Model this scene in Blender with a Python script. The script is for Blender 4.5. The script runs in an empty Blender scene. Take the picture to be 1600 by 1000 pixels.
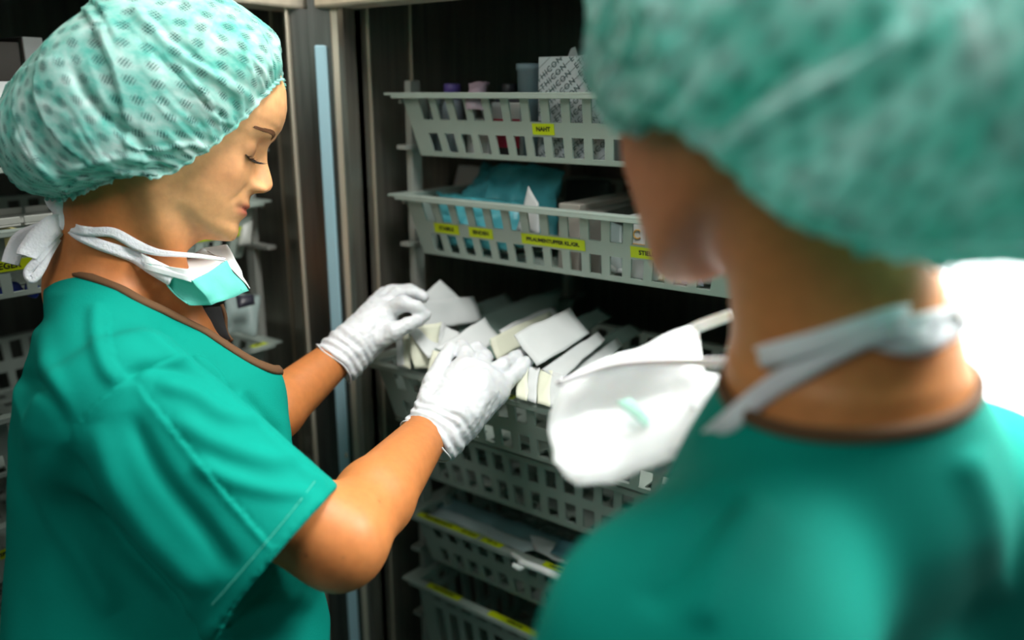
import bpy, bmesh, math, random
import numpy as np
from mathutils import Vector, Matrix, noise

# ------------------------------------------------------------------ camera
FPX = 1300.0
PITCH = math.atan(352 / 1300)
CAM = np.array([0.0, 0.0, 1.6])
F = np.array([-.6 * math.cos(PITCH), .8 * math.cos(PITCH), -math.sin(PITCH)])
R = np.array([.8, .6, 0.0])
U = np.cross(R, F)
scene = bpy.context.scene
cd = bpy.data.cameras.new('camera')
cam = bpy.data.objects.new('camera', cd)
scene.collection.objects.link(cam)
cam.matrix_world = Matrix(((R[0], U[0], -F[0], CAM[0]), (R[1], U[1], -F[1], CAM[1]), (R[2], U[2], -F[2], CAM[2]), (0, 0, 0, 1)))
cd.sensor_width = 36; cd.lens = 36 * FPX / 1600
cd.clip_start = .02
cd.dof.use_dof = True; cd.dof.focus_distance = .93; cd.dof.aperture_fstop = 2.0
scene.camera = cam
scene.view_settings.view_transform = 'Standard'
scene.view_settings.look = 'None'
scene.view_settings.gamma = 1
scene.view_settings.use_curve_mapping = False
scene.view_settings.exposure = 0.28

# ------------------------------------------------------------------ world and lights
w = bpy.data.worlds.new('world'); scene.world = w; w.use_nodes = True
w.node_tree.nodes['Background'].inputs[0].default_value = (.50, .62, .66, 1)
w.node_tree.nodes['Background'].inputs[1].default_value = .045

def area(name, loc, target, sx, sy, power, col):
    l = bpy.data.lights.new(name, 'AREA'); l.shape = 'RECTANGLE'; l.size = sx; l.size_y = sy
    l.energy = power; l.color = col
    o = bpy.data.objects.new(name, l); scene.collection.objects.link(o)
    o.location = loc
    o.rotation_euler = (Vector(target) - Vector(loc)).to_track_quat('-Z', 'Y').to_euler()
    return o
# two ceiling lamps, then added fill lights without any fixture
area('ceiling_or_fill_light', (-.30, .70, 2.42), (-.44, .58, 1.2), .9, .36, 22, (1, .99, .94))
area('ceiling_or_fill_light', (.26, 1.18, 2.15), (.0, .50, 1.5), .6, .5, 11, (1, .99, .95))
area('side_fill_light', (.30, .95, 1.96), (.0, .50, 1.42), .35, .35, 7, (1, .98, .94))  # added low side light for the near person's neck and shoulder
area('ceiling_or_fill_light', (-.25, -.85, 2.5), (-.2, .6, 1.4), .9, .9, 7, (1, .98, .93))  # added soft fill from behind the camera, lifts the near cap
area('worktop_fill_light', (.12, 1.22, 2.25), (.12, 1.22, 1.0), .7, .3, 30, (.97, 1, 1))  # added light that overexposes the white worktop and panels

# ------------------------------------------------------------------ helpers: pixels -> rays
def Dr(px, py): return F + R * (px - 800) / FPX + U * (500 - py) / FPX
def P(px, py, t): return CAM + t * Dr(px, py)
def onY(px, py, Y): d = Dr(px, py); return CAM + d * (Y / d[1])
def onX(px, py, X): d = Dr(px, py); return CAM + d * (X / d[0])
def proj(p):
    v = np.asarray(p) - CAM; t = v @ F
    return 800 + FPX * (v @ R) / t, 500 - FPX * (v @ U) / t, t
def nz(v): v = np.asarray(v, float); return v / np.linalg.norm(v)

# ------------------------------------------------------------------ materials
def lin(c):
    return tuple(((x / 255) / 12.92 if x / 255 <= .04045 else ((x / 255 + .055) / 1.055) ** 2.4) for x in c) + (1,)
def mat(name, rgb, rough=.5, metal=0, spec=.5, noise_amt=0, noise_scale=30, bump=0, bump_scale=60, trans=0, sss=0, stretch=None, alpha=None, coat=0, attr=None, both=False):
    m = bpy.data.materials.new(name); m.use_nodes = True
    nt = m.node_tree; b = nt.nodes['Principled BSDF']; L = nt.links
    col = lin(rgb) if max(rgb) > 1 else tuple(rgb) + (1,)
    b.inputs['Base Color'].default_value = col
    b.inputs['Roughness'].default_value = rough
    b.inputs['Metallic'].default_value = metal
    b.inputs['Specular IOR Level'].default_value = spec
    b.inputs['Transmission Weight'].default_value = trans
    b.inputs['Coat Weight'].default_value = coat
    if sss:
        b.inputs['Subsurface Weight'].default_value = sss
        b.inputs['Subsurface Radius'].default_value = (.012, .005, .002)
        b.inputs['Subsurface Scale'].default_value = .6
    if alpha is not None: b.inputs['Alpha'].default_value = alpha
    tc = nt.nodes.new('ShaderNodeTexCoord'); mp = nt.nodes.new('ShaderNodeMapping')
    L.new(tc.outputs['Object'], mp.inputs[0])
    if stretch: mp.inputs['Scale'].default_value = stretch
    src = None
    if attr:
        a = nt.nodes.new('ShaderNodeAttribute'); a.attribute_name = attr; src = a.outputs['Color']
        L.new(src, b.inputs['Base Color'])
    if noise_amt:
        n = nt.nodes.new('ShaderNodeTexNoise'); n.inputs['Scale'].default_value = noise_scale; n.inputs['Detail'].default_value = 4
        L.new(mp.outputs[0], n.inputs['Vector'])
        mr = nt.nodes.new('ShaderNodeMapRange'); mr.inputs['From Min'].default_value = .25; mr.inputs['From Max'].default_value = .75
        mr.inputs['To Min'].default_value = 1 - noise_amt; mr.inputs['To Max'].default_value = 1 + noise_amt
        L.new(n.outputs['Fac'], mr.inputs['Value'])
        mx = nt.nodes.new('ShaderNodeMix'); mx.data_type = 'RGBA'; mx.blend_type = 'MULTIPLY'; mx.inputs['Factor'].default_value = 1
        if src: L.new(src, mx.inputs['A'])
        else: mx.inputs['A'].default_value = col
        L.new(mr.outputs[0], mx.inputs['B']); L.new(mx.outputs['Result'], b.inputs['Base Color'])
        if metal:
            mr2 = nt.nodes.new('ShaderNodeMapRange'); mr2.inputs['To Min'].default_value = max(.05, rough - .12); mr2.inputs['To Max'].default_value = rough + .12
            L.new(n.outputs['Fac'], mr2.inputs['Value']); L.new(mr2.outputs[0], b.inputs['Roughness'])
    if bump:
        n2 = nt.nodes.new('ShaderNodeTexNoise'); n2.inputs['Scale'].default_value = bump_scale; n2.inputs['Detail'].default_value = 5
        L.new(mp.outputs[0], n2.inputs['Vector'])
        bp = nt.nodes.new('ShaderNodeBump'); bp.inputs['Strength'].default_value = bump; bp.inputs['Distance'].default_value = .002
        L.new(n2.outputs['Fac'], bp.inputs['Height']); L.new(bp.outputs[0], b.inputs['Normal'])
    return m

M = {}
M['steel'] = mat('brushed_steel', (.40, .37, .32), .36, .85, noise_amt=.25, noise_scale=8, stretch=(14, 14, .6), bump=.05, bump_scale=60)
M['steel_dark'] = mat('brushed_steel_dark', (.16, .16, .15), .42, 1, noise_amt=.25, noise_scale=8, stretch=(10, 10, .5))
M['steel_bright'] = mat('bright_steel_trim', (.70, .62, .50), .42, .5, noise_amt=.1, noise_scale=10, stretch=(8, 8, .5))  # warm reflection on the steel put into the base colour
M['blue_reflection'] = mat('painted_blue_reflection', (168, 208, 222), .45)  # sky-blue reflection on the corner post painted as a strip colour
M['plastic'] = mat('grey_green_plastic', (160, 174, 166), .42, noise_amt=.05, noise_scale=20)
M['rail'] = mat('grey_rail_plastic', (165, 168, 162), .4)
M['label'] = mat('yellow_label', (196, 214, 8), .5)
M['ink'] = mat('black_ink', (14, 14, 12), .6)
M['white_paper'] = mat('white_paper', (208, 212, 213), .6, noise_amt=.04, noise_scale=25, bump=.15, bump_scale=40)
M['cream_paper'] = mat('cream_paper', (224, 226, 206), .6, noise_amt=.05, noise_scale=25, bump=.15, bump_scale=40)
M['white'] = mat('white_laminate', (240, 244, 245), .4)
M['wall'] = mat('white_painted_wall', (236, 240, 241), .6, noise_amt=.02, noise_scale=4, bump=.05, bump_scale=200)
M['floor'] = mat('grey_floor', (110, 118, 116), .35, noise_amt=.12, noise_scale=6)
M['skin'] = mat('skin', (200, 140, 90), .48, spec=.35, noise_amt=.09, noise_scale=110, bump=.06, bump_scale=300, sss=.25, attr='Col')
M['glove'] = mat('white_latex_glove', (214, 217, 221), .42, noise_amt=.03, noise_scale=40, bump=.25, bump_scale=70, sss=.1)
M['scrub'] = mat('teal_scrub_cloth', (0, 131, 116), .8, spec=.1, noise_amt=.06, noise_scale=18, bump=.35, bump_scale=900)
M['binding'] = mat('brown_binding', (92, 66, 44), .8, spec=.2, bump=.3, bump_scale=900)
M['mask_white'] = mat('mask_white_fleece', (238, 242, 242), .7, sss=.1, bump=.15, bump_scale=300)
M['mask_teal'] = mat('mask_teal_fleece', (92, 190, 176), .7, noise_amt=.06, noise_scale=60, bump=.15, bump_scale=300)
M['tie'] = mat('white_tie_fleece', (236, 236, 240), .75, bump=.5, bump_scale=420, sss=.1)
M['darkgreen'] = mat('dark_green_print', (20, 120, 92), .7)
M['hair'] = mat('dark_brown_hair', (32, 22, 16), .5)
M['brow'] = mat('brown_brow_hair', (104, 66, 38), .6)
M['shirt'] = mat('black_undershirt', (16, 18, 20), .8)

def cap_material():
    m = bpy.data.materials.new('teal_bouffant_fleece'); m.use_nodes = True
    nt = m.node_tree; L = nt.links; b = nt.nodes['Principled BSDF']; N = nt.nodes.new
    b.inputs['Roughness'].default_value = .7; b.inputs['Specular IOR Level'].default_value = .25
    uv = N('ShaderNodeUVMap'); uv.uv_map = 'UVMap'
    vo = N('ShaderNodeTexVoronoi'); vo.inputs['Scale'].default_value = 52; vo.inputs['Randomness'].default_value = .12
    L.new(uv.outputs[0], vo.inputs['Vector'])
    cl = N('ShaderNodeMapRange'); cl.inputs['From Min'].default_value = .36; cl.inputs['From Max'].default_value = .18
    L.new(vo.outputs['Distance'], cl.inputs['Value'])
    rot = N('ShaderNodeMapping'); rot.inputs['Rotation'].default_value = (0, 0, .6); L.new(uv.outputs[0], rot.inputs[0])
    v2 = N('ShaderNodeTexVoronoi'); v2.inputs['Scale'].default_value = 430; v2.inputs['Randomness'].default_value = .1
    L.new(rot.outputs[0], v2.inputs['Vector'])
    dt = N('ShaderNodeMapRange'); dt.inputs['From Min'].default_value = .44; dt.inputs['From Max'].default_value = .28
    L.new(v2.outputs['Distance'], dt.inputs['Value'])
    mul = N('ShaderNodeMath'); mul.operation = 'MULTIPLY'; L.new(cl.outputs[0], mul.inputs[0]); L.new(dt.outputs[0], mul.inputs[1])
    nz_ = N('ShaderNodeTexNoise'); nz_.inputs['Scale'].default_value = 34; nz_.inputs['Detail'].default_value = 8; nz_.inputs['Roughness'].default_value = .65
    L.new(uv.outputs[0], nz_.inputs['Vector'])
    cr = N('ShaderNodeValToRGB'); L.new(nz_.outputs['Fac'], cr.inputs[0])
    cr.color_ramp.elements[0].position = .36; cr.color_ramp.elements[0].color = lin((124, 216, 205))
    cr.color_ramp.elements[1].position = .66; cr.color_ramp.elements[1].color = lin((226, 245, 243))
    mx = N('ShaderNodeMix'); mx.data_type = 'RGBA'; L.new(mul.outputs[0], mx.inputs['Factor']); L.new(cr.outputs[0], mx.inputs['A'])
    mx.inputs['B'].default_value = lin((10, 96, 92))
    L.new(mx.outputs['Result'], b.inputs['Base Color'])
    bp = N('ShaderNodeBump'); bp.inputs['Strength'].default_value = .35; bp.inputs['Distance'].default_value = .0015
    L.new(nz_.outputs['Fac'], bp.inputs['Height']); L.new(bp.outputs[0], b.inputs['Normal'])
    tr = N('ShaderNodeBsdfTranslucent'); L.new(mx.outputs['Result'], tr.inputs['Color'])
    ms = N('ShaderNodeMixShader'); ms.inputs[0].default_value = .6
    L.new(b.outputs[0], ms.inputs[1]); L.new(tr.outputs[0], ms.inputs[2])
    L.new(ms.outputs[0], nt.nodes['Material Output'].inputs[0])
    return m
M['cap'] = cap_material()

def clear_film(name, rgb, a=.45):
    return mat(name, rgb, .18, alpha=a, spec=.6)
M['film'] = clear_film('clear_pouch_film', (170, 190, 188), .55)

# ------------------------------------------------------------------ objects
COL = scene.collection
def tag(o, label, cat, group=None, kind=None):
    o['label'] = label; o['category'] = cat
    if group: o['group'] = group
    if kind: o['kind'] = kind
    return o
def empty(name, loc=(0, 0, 0), rz=0):
    o = bpy.data.objects.new(name, None); COL.objects.link(o); o.location = loc; o.rotation_euler = (0, 0, rz)
    o.empty_display_size = .02
    return o
def link(name, me, mats, parent=None, smooth=False):
    if not isinstance(mats, (list, tuple)): mats = [mats]
    for m in mats: me.materials.append(m)
    if smooth:
        me.polygons.foreach_set('use_smooth', [True] * len(me.polygons))
    o = bpy.data.objects.new(name, me); COL.objects.link(o)
    if parent is not None: o.parent = parent
    return o
def mesh(name, v, f, mats, parent=None, smooth=False):
    me = bpy.data.meshes.new(name)
    me.from_pydata([tuple(map(float, x)) for x in v], [], [tuple(int(i) for i in q) for q in f]); me.update()
    return link(name, me, mats, parent, smooth)
def structure(o): o['kind'] = 'structure'; return o

class MB:
    """collects shapes of ONE mesh"""
    def __init__(s): s.v = []; s.f = []; s.m = []
    def add(s, v, f, mi=0):
        n = len(s.v); s.v += [tuple(map(float, x)) for x in v]; s.f += [tuple(i + n for i in q) for q in f]; s.m += [mi] * len(f); return s
    def box(s, a, b, mi=0):
        x0, y0, z0 = a; x1, y1, z1 = b
        v = [(x0, y0, z0), (x1, y0, z0), (x1, y1, z0), (x0, y1, z0), (x0, y0, z1), (x1, y0, z1), (x1, y1, z1), (x0, y1, z1)]
        return s.add(v, [(0, 3, 2, 1), (4, 5, 6, 7), (0, 1, 5, 4), (1, 2, 6, 5), (2, 3, 7, 6), (3, 0, 4, 7)], mi)
    def hexa(s, v, mi=0):
        return s.add(v, [(0, 3, 2, 1), (4, 5, 6, 7), (0, 1, 5, 4), (1, 2, 6, 5), (2, 3, 7, 6), (3, 0, 4, 7)], mi)
    def lathe(s, prof, c=(0, 0, 0), n=28, mi=0):
        v = []; f = []
        for r, z in prof:
            for k in range(n):
                a = 2 * math.pi * k / n; v.append((c[0] + r * math.cos(a), c[1] + r * math.sin(a), c[2] + z))
        for i in range(len(prof) - 1):
            for k in range(n):
                k2 = (k + 1) % n; f.append((i * n + k, i * n + k2, (i + 1) * n + k2, (i + 1) * n + k))
        f.append(tuple(range(n))[::-1]); f.append(tuple((len(prof) - 1) * n + k for k in range(n)))
        return s.add(v, f, mi)
    def build(s, name, mats, parent=None, smooth=False, bevel=0, seg=2):
        o = mesh(name, s.v, s.f, mats, parent, smooth)
        if any(s.m): o.data.polygons.foreach_set('material_index', s.m)
        if bevel:
            md = o.modifiers.new('bevel', 'BEVEL'); md.width = bevel; md.segments = seg; md.limit_method = 'ANGLE'
        return o

def catmull(pts, n):
    pts = np.asarray(pts, float); m = len(pts)
    ts = np.linspace(0, m - 1, n); out = []
    for t in ts:
        i = min(int(t), m - 2); u = t - i
        p0 = pts[max(i - 1, 0)]; p1 = pts[i]; p2 = pts[i + 1]; p3 = pts[min(i + 2, m - 1)]
        out.append(.5 * ((2 * p1) + (-p0 + p2) * u + (2 * p0 - 5 * p1 + 4 * p2 - p3) * u * u + (-p0 + 3 * p1 - 3 * p2 + p3) * u ** 3))
    return np.array(out)
def tube_geo(pts, rad, n=8, closed=False):
    pts = np.asarray(pts, float); m = len(pts); rad = np.broadcast_to(rad, (m,))
    v = []; f = []; up = None
    for i in range(m):
        if closed: t = nz(pts[(i + 1) % m] - pts[i - 1])
        else: t = nz(pts[min(i + 1, m - 1)] - pts[max(i - 1, 0)])
        if up is None: up = np.array([0, 0, 1.]) if abs(t[2]) < .9 else np.array([1., 0, 0])
        up = nz(up - t * (up @ t)); s = np.cross(t, up)
        for k in range(n):
            a = 2 * math.pi * k / n; v.append(pts[i] + rad[i] * (math.cos(a) * up + math.sin(a) * s))
    for i in range(m if closed else m - 1):
        j = (i + 1) % m
        for k in range(n):
            k2 = (k + 1) % n; f.append((i * n + k, i * n + k2, j * n + k2, j * n + k))
    if not closed: f.append(tuple(range(n))[::-1]); f.append(tuple((m - 1) * n + k for k in range(n)))
    return v, f
def ribbon(name, pts, width, normals, material, parent=None, thick=.0012, n=40, crinkle=.0):
    """a flat fleece tie: path pts, the band width lies across both path and normal"""
    pc = catmull(pts, n); nc = catmull(normals, n); wd = np.interp(np.linspace(0, 1, n), np.linspace(0, 1, len(np.atleast_1d(width))), np.atleast_1d(width)) if np.ndim(width) else np.full(n, width)
    v = []; f = []
    for i in range(n):
        t = nz(pc[min(i + 1, n - 1)] - pc[max(i - 1, 0)]); nn = nz(nc[i] - t * (nc[i] @ t)); s = np.cross(t, nn)
        for k, u in enumerate((-.5, -.17, .17, .5)):
            v.append(pc[i] + s * wd[i] * u + nn * (.0006 * (-1) ** k + crinkle * math.sin(i * 1.7 + k)))
    for i in range(n - 1):
        for k in range(3): f.append((i * 4 + k, i * 4 + k + 1, i * 4 + k + 5, i * 4 + k + 4))
    o = mesh(name, v, f, material, parent, True)
    md = o.modifiers.new('thickness', 'SOLIDIFY'); md.thickness = thick; md.offset = 0
    return o
def text(name, s, size, M4, material, parent, bold=.0, shear=0, spacing=1):
    c = bpy.data.curves.new(name, 'FONT'); c.body = s; c.size = size; c.extrude = .00015; c.align_x = 'CENTER'; c.align_y = 'CENTER'
    c.offset = bold; c.shear = shear; c.space_character = spacing; c.resolution_u = 3
    tmp = bpy.data.objects.new('tmp_text', c); COL.objects.link(tmp)
    bpy.context.view_layer.update()
    me = bpy.data.meshes.new_from_object(tmp.evaluated_get(bpy.context.evaluated_depsgraph_get()))
    bpy.data.objects.remove(tmp); bpy.data.curves.remove(c)
    me.name = name; me.materials.clear()
    me.transform(M4)
    return link(name, me, material, parent)
def parent_keep(ch, par):
    ch.parent = par; ch.matrix_parent_inverse = par.matrix_world.inverted()

# ------------------------------------------------------------------ implicit surfaces -> one continuous skin
def capsule(p, a, b, ra, rb):
    a = np.asarray(a); ba = np.asarray(b) - a; pa = p - a
    h = np.clip(pa @ ba / (ba @ ba), 0, 1)
    return np.linalg.norm(pa - h[:, None] * ba, axis=1) - (ra + (rb - ra) * h)
def ellipsoid(p, c, ax, r):
    q = (p - np.asarray(c)) @ np.asarray(ax).T; r = np.asarray(r)
    k0 = np.linalg.norm(q / r, axis=1); k1 = np.linalg.norm(q / (r * r), axis=1) + 1e-9
    return k0 * (k0 - 1) / k1
def smin(a, b, k):
    h = np.maximum(k - np.abs(a - b), 0) / k
    return np.minimum(a, b) - h * h * k * .25
def smax(a, b, k): return -smin(-a, -b, k)
def sst(x, a, b):
    u = np.clip((x - a) / (b - a), 0, 1); return u * u * (3 - 2 * u)
def surface(fn, lo, hi, h, B=8, margin=1.9):
    """sparse surface nets: fn(points)->distance"""
    lo = np.asarray(lo, float); hi = np.asarray(hi, float)
    nb = np.ceil((hi - lo) / (h * B)).astype(int)
    g = np.stack(np.meshgrid(*[np.arange(k) for k in nb], indexing='ij'), -1).reshape(-1, 3)
    d = np.concatenate([fn(c) for c in np.array_split(lo + (g + .5) * h * B, max(1, len(g) // 60000))])
    g = g[np.abs(d) < h * B * .87 * margin]
    cor = np.stack(np.meshgrid(*[np.arange(B + 1)] * 3, indexing='ij'), -1).reshape(-1, 3)
    off = np.array([(i, j, k) for i in (0, 1) for j in (0, 1) for k in (0, 1)])
    V = []; K = []; E = []
    dims = nb * B + 2
    def key(ijk): return (ijk[..., 0].astype(np.int64) * dims[1] + ijk[..., 1]) * dims[2] + ijk[..., 2]
    for gb in np.array_split(g, max(1, len(g) // 250)):
        idx = gb[:, None, :] * B + cor[None]
        val = fn((lo + idx.reshape(-1, 3) * h)).reshape(len(gb), B + 1, B + 1, B + 1)
        val = np.where(val == 0, 1e-9, val)
        c8 = np.stack([val[:, o[0]:B + o[0], o[1]:B + o[1], o[2]:B + o[2]] for o in off], -1)
        s = c8 < 0; mixed = s.any(-1) & ~s.all(-1)
        w_ = np.argwhere(mixed); c = c8[mixed]
        if not len(w_): continue
        acc = np.zeros((len(c), 3)); cnt = np.zeros(len(c))
        for a in range(8):
            for ax in range(3):
                if off[a][ax] == 0:
                    bidx = a + (4, 2, 1)[ax]
                    va, vb = c[:, a], c[:, bidx]; x = (va < 0) != (vb < 0)
                    t = np.where(x, va / np.where(x, va - vb, 1), 0)
                    p_ = np.repeat(off[a][None].astype(float), len(c), 0); p_[:, ax] += t
                    acc += np.where(x[:, None], p_, 0); cnt += x
        cell = gb[w_[:, 0]] * B + w_[:, 1:]
        V.append(lo + (cell + acc / cnt[:, None]) * h); K.append(key(cell))
        for ax, bi in ((0, 4), (1, 2), (2, 1)):
            x = (c[:, 0] < 0) != (c[:, bi] < 0)
            E.append(np.column_stack([cell[x], np.full(x.sum(), ax), (c[x, 0] < 0).astype(int)]))
    V = np.concatenate(V); K = np.concatenate(K); E = np.concatenate(E)
    o = np.argsort(K); K = K[o]; V = V[o]
    Q = []
    for ax in range(3):
        e = E[E[:, 3] == ax]; u, v_ = (ax + 1) % 3, (ax + 2) % 3
        du = np.zeros(3, int); du[u] = 1; dv = np.zeros(3, int); dv[v_] = 1
        c = e[:, :3]; quad = np.stack([key(c), key(c - du), key(c - du - dv), key(c - dv)], 1)
        ii = np.searchsorted(K, quad); ii = np.clip(ii, 0, len(K) - 1); ok = (K[ii] == quad).all(1)
        q = ii[ok]; fl = e[ok, 4] == 0
        q[fl] = q[fl][:, ::-1]
        Q.append(q)
    return V, np.concatenate(Q)
def mesh_np(name, V, Q, mats, parent=None, smooth=True):
    me = bpy.data.meshes.new(name); n = len(V); m = len(Q)
    me.vertices.add(n); me.vertices.foreach_set('co', np.asarray(V, np.float32).ravel())
    me.loops.add(m * 4); me.loops.foreach_set('vertex_index', np.asarray(Q, np.int32).ravel())
    me.polygons.add(m); me.polygons.foreach_set('loop_start', np.arange(0, m * 4, 4, dtype=np.int32))
    me.update(calc_edges=True); me.validate()
    return link(name, me, mats, parent, smooth)
def edges_of(Q): return np.concatenate([Q[:, [0, 1]], Q[:, [1, 2]], Q[:, [2, 3]], Q[:, [3, 0]]])
def relax(V, Q, it=2, f=.5, wgt=None):
    e = edges_of(Q); V = V.copy()
    for _ in range(it):
        s = np.zeros_like(V); c = np.zeros(len(V))
        for k in range(3): s[:, k] = np.bincount(e[:, 0], V[e[:, 1], k], len(V)) + np.bincount(e[:, 1], V[e[:, 0], k], len(V))
        c = np.bincount(e[:, 0], minlength=len(V)) + np.bincount(e[:, 1], minlength=len(V))
        d = s / np.maximum(c, 1)[:, None] - V
        V += d * (f if wgt is None else (f * wgt)[:, None])
    return V
def normals_of(V, Q):
    n = np.cross(V[Q[:, 2]] - V[Q[:, 0]], V[Q[:, 3]] - V[Q[:, 1]]); N = np.zeros_like(V)
    for k in range(4):
        for a in range(3): N[:, a] += np.bincount(Q[:, k], n[:, a], len(V))
    return N / (np.linalg.norm(N, axis=1)[:, None] + 1e-12)
def set_colors(o, cols):
    a = o.data.color_attributes.new('Col', 'FLOAT_COLOR', 'POINT')
    a.data.foreach_set('color', np.column_stack([cols, np.ones(len(cols))]).astype(np.float32).ravel())
def vnoise(p, s, seed=0):
    """smooth value noise, numpy"""
    q = p * s + seed * 17.3; i = np.floor(q).astype(np.int64); f = q - i; f = f * f * (3 - 2 * f)
    def hsh(a): 
        n = (a[:, 0] * 374761393 + a[:, 1] * 668265263 + a[:, 2] * 2147483647) & 0xffffffff
        n = ((n ^ (n >> 13)) * 1274126177) & 0xffffffff
        return ((n ^ (n >> 16)) & 0xffff) / 32768.0 - 1
    r = 0
    for dx in (0, 1):
        for dy in (0, 1):
            for dz in (0, 1):
                wt = (f[:, 0] if dx else 1 - f[:, 0]) * (f[:, 1] if dy else 1 - f[:, 1]) * (f[:, 2] if dz else 1 - f[:, 2])
                r = r + wt * hsh(i + np.array([dx, dy, dz]))
    return r
# ================================================================== the room
structure(MB().box((-2.6, -2.2, -.05), (1.6, 2.0, 0)).build('floor', M['floor']))
structure(MB().box((-.18, 1.62, 0), (1.6, 1.7, 2.7)).build('wall_back', M['wall']))
structure(MB().box((-2.6, 1.62, 0), (-.22, 1.7, 2.7)).build('wall_behind_cabinets', M['wall']))
structure(MB().box((-2.0, -2.2, 0), (-1.92, 1.6, 2.7)).build('wall_left', M['wall']))

# white worktop with a cable, right of the cabinet
wt = empty('worktop_unit', (.5, 1.2, 0))
tag(wt, 'bright white worktop unit beyond the blurred person in the right foreground', 'worktop')
def at(root, mb, name, m, **k):
    o = mb.build(name, m, root, **k); o.location = [-c for c in root.location]; return o
at(wt, MB().box((-.20, .93, 1.12), (1.3, 1.6, 1.16)), 'worktop', M['white'], bevel=.004)
b_ = MB(); b_.box((-.19, .96, .08), (1.29, 1.6, 1.12)); at(wt, b_, 'base_cabinet', M['white'], bevel=.003)
for x in (.18, .55, .92): at(wt, MB().box((x - .34 + .16, .945, .12), (x + .02, .96, 1.1)), 'door', M['white'], bevel=.002)
up = MB().box((-.20, 1.56, 1.16), (1.3, 1.6, 1.9)); at(wt, up, 'splashback', M['white'])
at(wt, MB().box((-.205, .90, .08), (-.195, 1.6, 1.95)), 'end_panel', M['white'], bevel=.001)

def onZ(px, py, Z): d = Dr(px, py); return CAM + d * ((Z - CAM[2]) / d[2])
pts = [onZ(1470, 512, 1.162), onZ(1510, 522, 1.162), onZ(1560, 543, 1.162), onZ(1610, 562, 1.162), onZ(1700, 590, 1.162)]
v, f = tube_geo(catmull(pts, 30), .0022)
tag(mesh('cable', v, f, M['rail'], smooth=True), 'thin grey cable lying across the bright white worktop', 'cable')

# ================================================================== steel cabinets
YF = .884            # basket fronts of the right cabinet
XL = -1.10           # basket fronts of the left cabinet
def cabinet(name, label):
    o = empty(name, (0, 0, 0)); tag(o, label, 'cabinet', None); return o
rc = cabinet('supply_cabinet', 'open steel cabinet with pull-out grey baskets, its opening behind the two gloved hands')
X0, X1 = -.935, -.262
MB().box((X0 - .012, .85, .05), (X0, 1.5, 1.98)).build('side_panel', M['steel'], rc)
MB().box((X1, .85, .05), (X1 + .03, 1.5, 1.98)).build('side_panel', M['steel'], rc)
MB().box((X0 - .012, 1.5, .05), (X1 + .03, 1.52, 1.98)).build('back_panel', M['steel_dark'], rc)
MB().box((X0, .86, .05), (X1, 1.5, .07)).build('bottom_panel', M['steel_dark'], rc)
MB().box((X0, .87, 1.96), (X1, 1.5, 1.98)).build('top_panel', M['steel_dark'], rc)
def strip(r0, r1, z0, z1, h=1.25, dep=.014):
    """upright bar whose face looks out of the cabinet corner at 45 degrees or so"""
    q = lambda r, hh, z: (.8 * r - .6 * hh, .6 * r + .8 * hh, z)
    return [q(r0, h, z0), q(r1, h, z0), q(r1, h + dep, z0), q(r0, h + dep, z0), q(r0, h, z1), q(r1, h, z1), q(r1, h + dep, z1), q(r0, h + dep, z1)]
MB().hexa(strip(-.2585, -.2425, .05, 1.718)).build('door_frame', M['steel_bright'], rc, bevel=.003)
MB().hexa(strip(-.2400, -.2360, .05, 1.718)).build('door_frame', M['steel_bright'], rc, bevel=.001)
MB().box((-.950, .870, .05), (-.935, .885, 1.718)).build('door_frame', M['steel'], rc, bevel=.002)
MB().box((-.262, .835, .05), (-.215, .875, 1.98)).build('door_frame', M['steel'], rc, bevel=.003)
MB().box((-.975, .832, 1.718), (-.215, .88, 1.98)).build('header_panel', M['steel_bright'], rc, bevel=.004)
# seam beads on the inner side panel
for y, wd in ((.895, .0025), (.985, .002)):
    MB().box((X0, y, .06), (X0 + .003, y + wd, 1.74)).build('panel_bead', M['steel_bright'], rc)
# slotted uprights that carry the baskets
def upright(root, x, y, xs, ax='x'):
    m = MB()
    if ax == 'x': m.box((x, y, .1), (x + .012 * xs, y + .022, 1.62))
    else: m.box((x - .022, y - .012 * xs, .1), (x, y, 1.62))
    return m.build('upright_rail', M['rail'], root, bevel=.0015)
upright(rc, -.893, .925, 1); upright(rc, -.893, 1.36, 1); upright(rc, -.334, .925, 1); upright(rc, -.334, 1.36, 1)
RIM = [1.600, 1.455, 1.215, 1.098, .935, .810, .56]
for z in RIM:
    for x in (-.881, -.342):
        MB().box((x, .90, z - .012), (x + .006, 1.42, z - .006)).build('runner', M['rail'], rc)
    for x in (-.892, -.340):
        MB().box((x, .905, z - .078), (x + .018, .96, z - .072)).build('rail_bracket', M['rail'], rc)

lc = cabinet('supply_cabinet', 'open steel cabinet with grey baskets behind the woman, at the left edge')
MB().box((-1.62, .868, .05), (-1.03, .880, 1.98)).build('side_panel', M['steel'], lc)
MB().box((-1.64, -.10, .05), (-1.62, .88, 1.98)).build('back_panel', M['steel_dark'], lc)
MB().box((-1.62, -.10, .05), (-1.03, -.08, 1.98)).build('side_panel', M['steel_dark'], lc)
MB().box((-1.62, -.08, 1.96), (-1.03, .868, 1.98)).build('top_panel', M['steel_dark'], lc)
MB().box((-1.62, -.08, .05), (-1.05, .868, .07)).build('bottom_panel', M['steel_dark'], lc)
MB().hexa(strip(-.3225, -.3190, .05, 1.718)).build('door_frame', M['steel_bright'], lc, bevel=.001)
MB().hexa(strip(-.3190, -.2905, .05, 1.718, 1.262)).build('door_frame', M['steel_dark'], lc)
MB().box((-1.052, -.10, .05), (-1.0, -.06, 1.98)).build('door_frame', M['steel'], lc, bevel=.002)
MB().box((-1.06, -.10, 1.718), (-1.0, .85, 1.98)).build('header_panel', M['steel_bright'], lc, bevel=.004)
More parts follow.
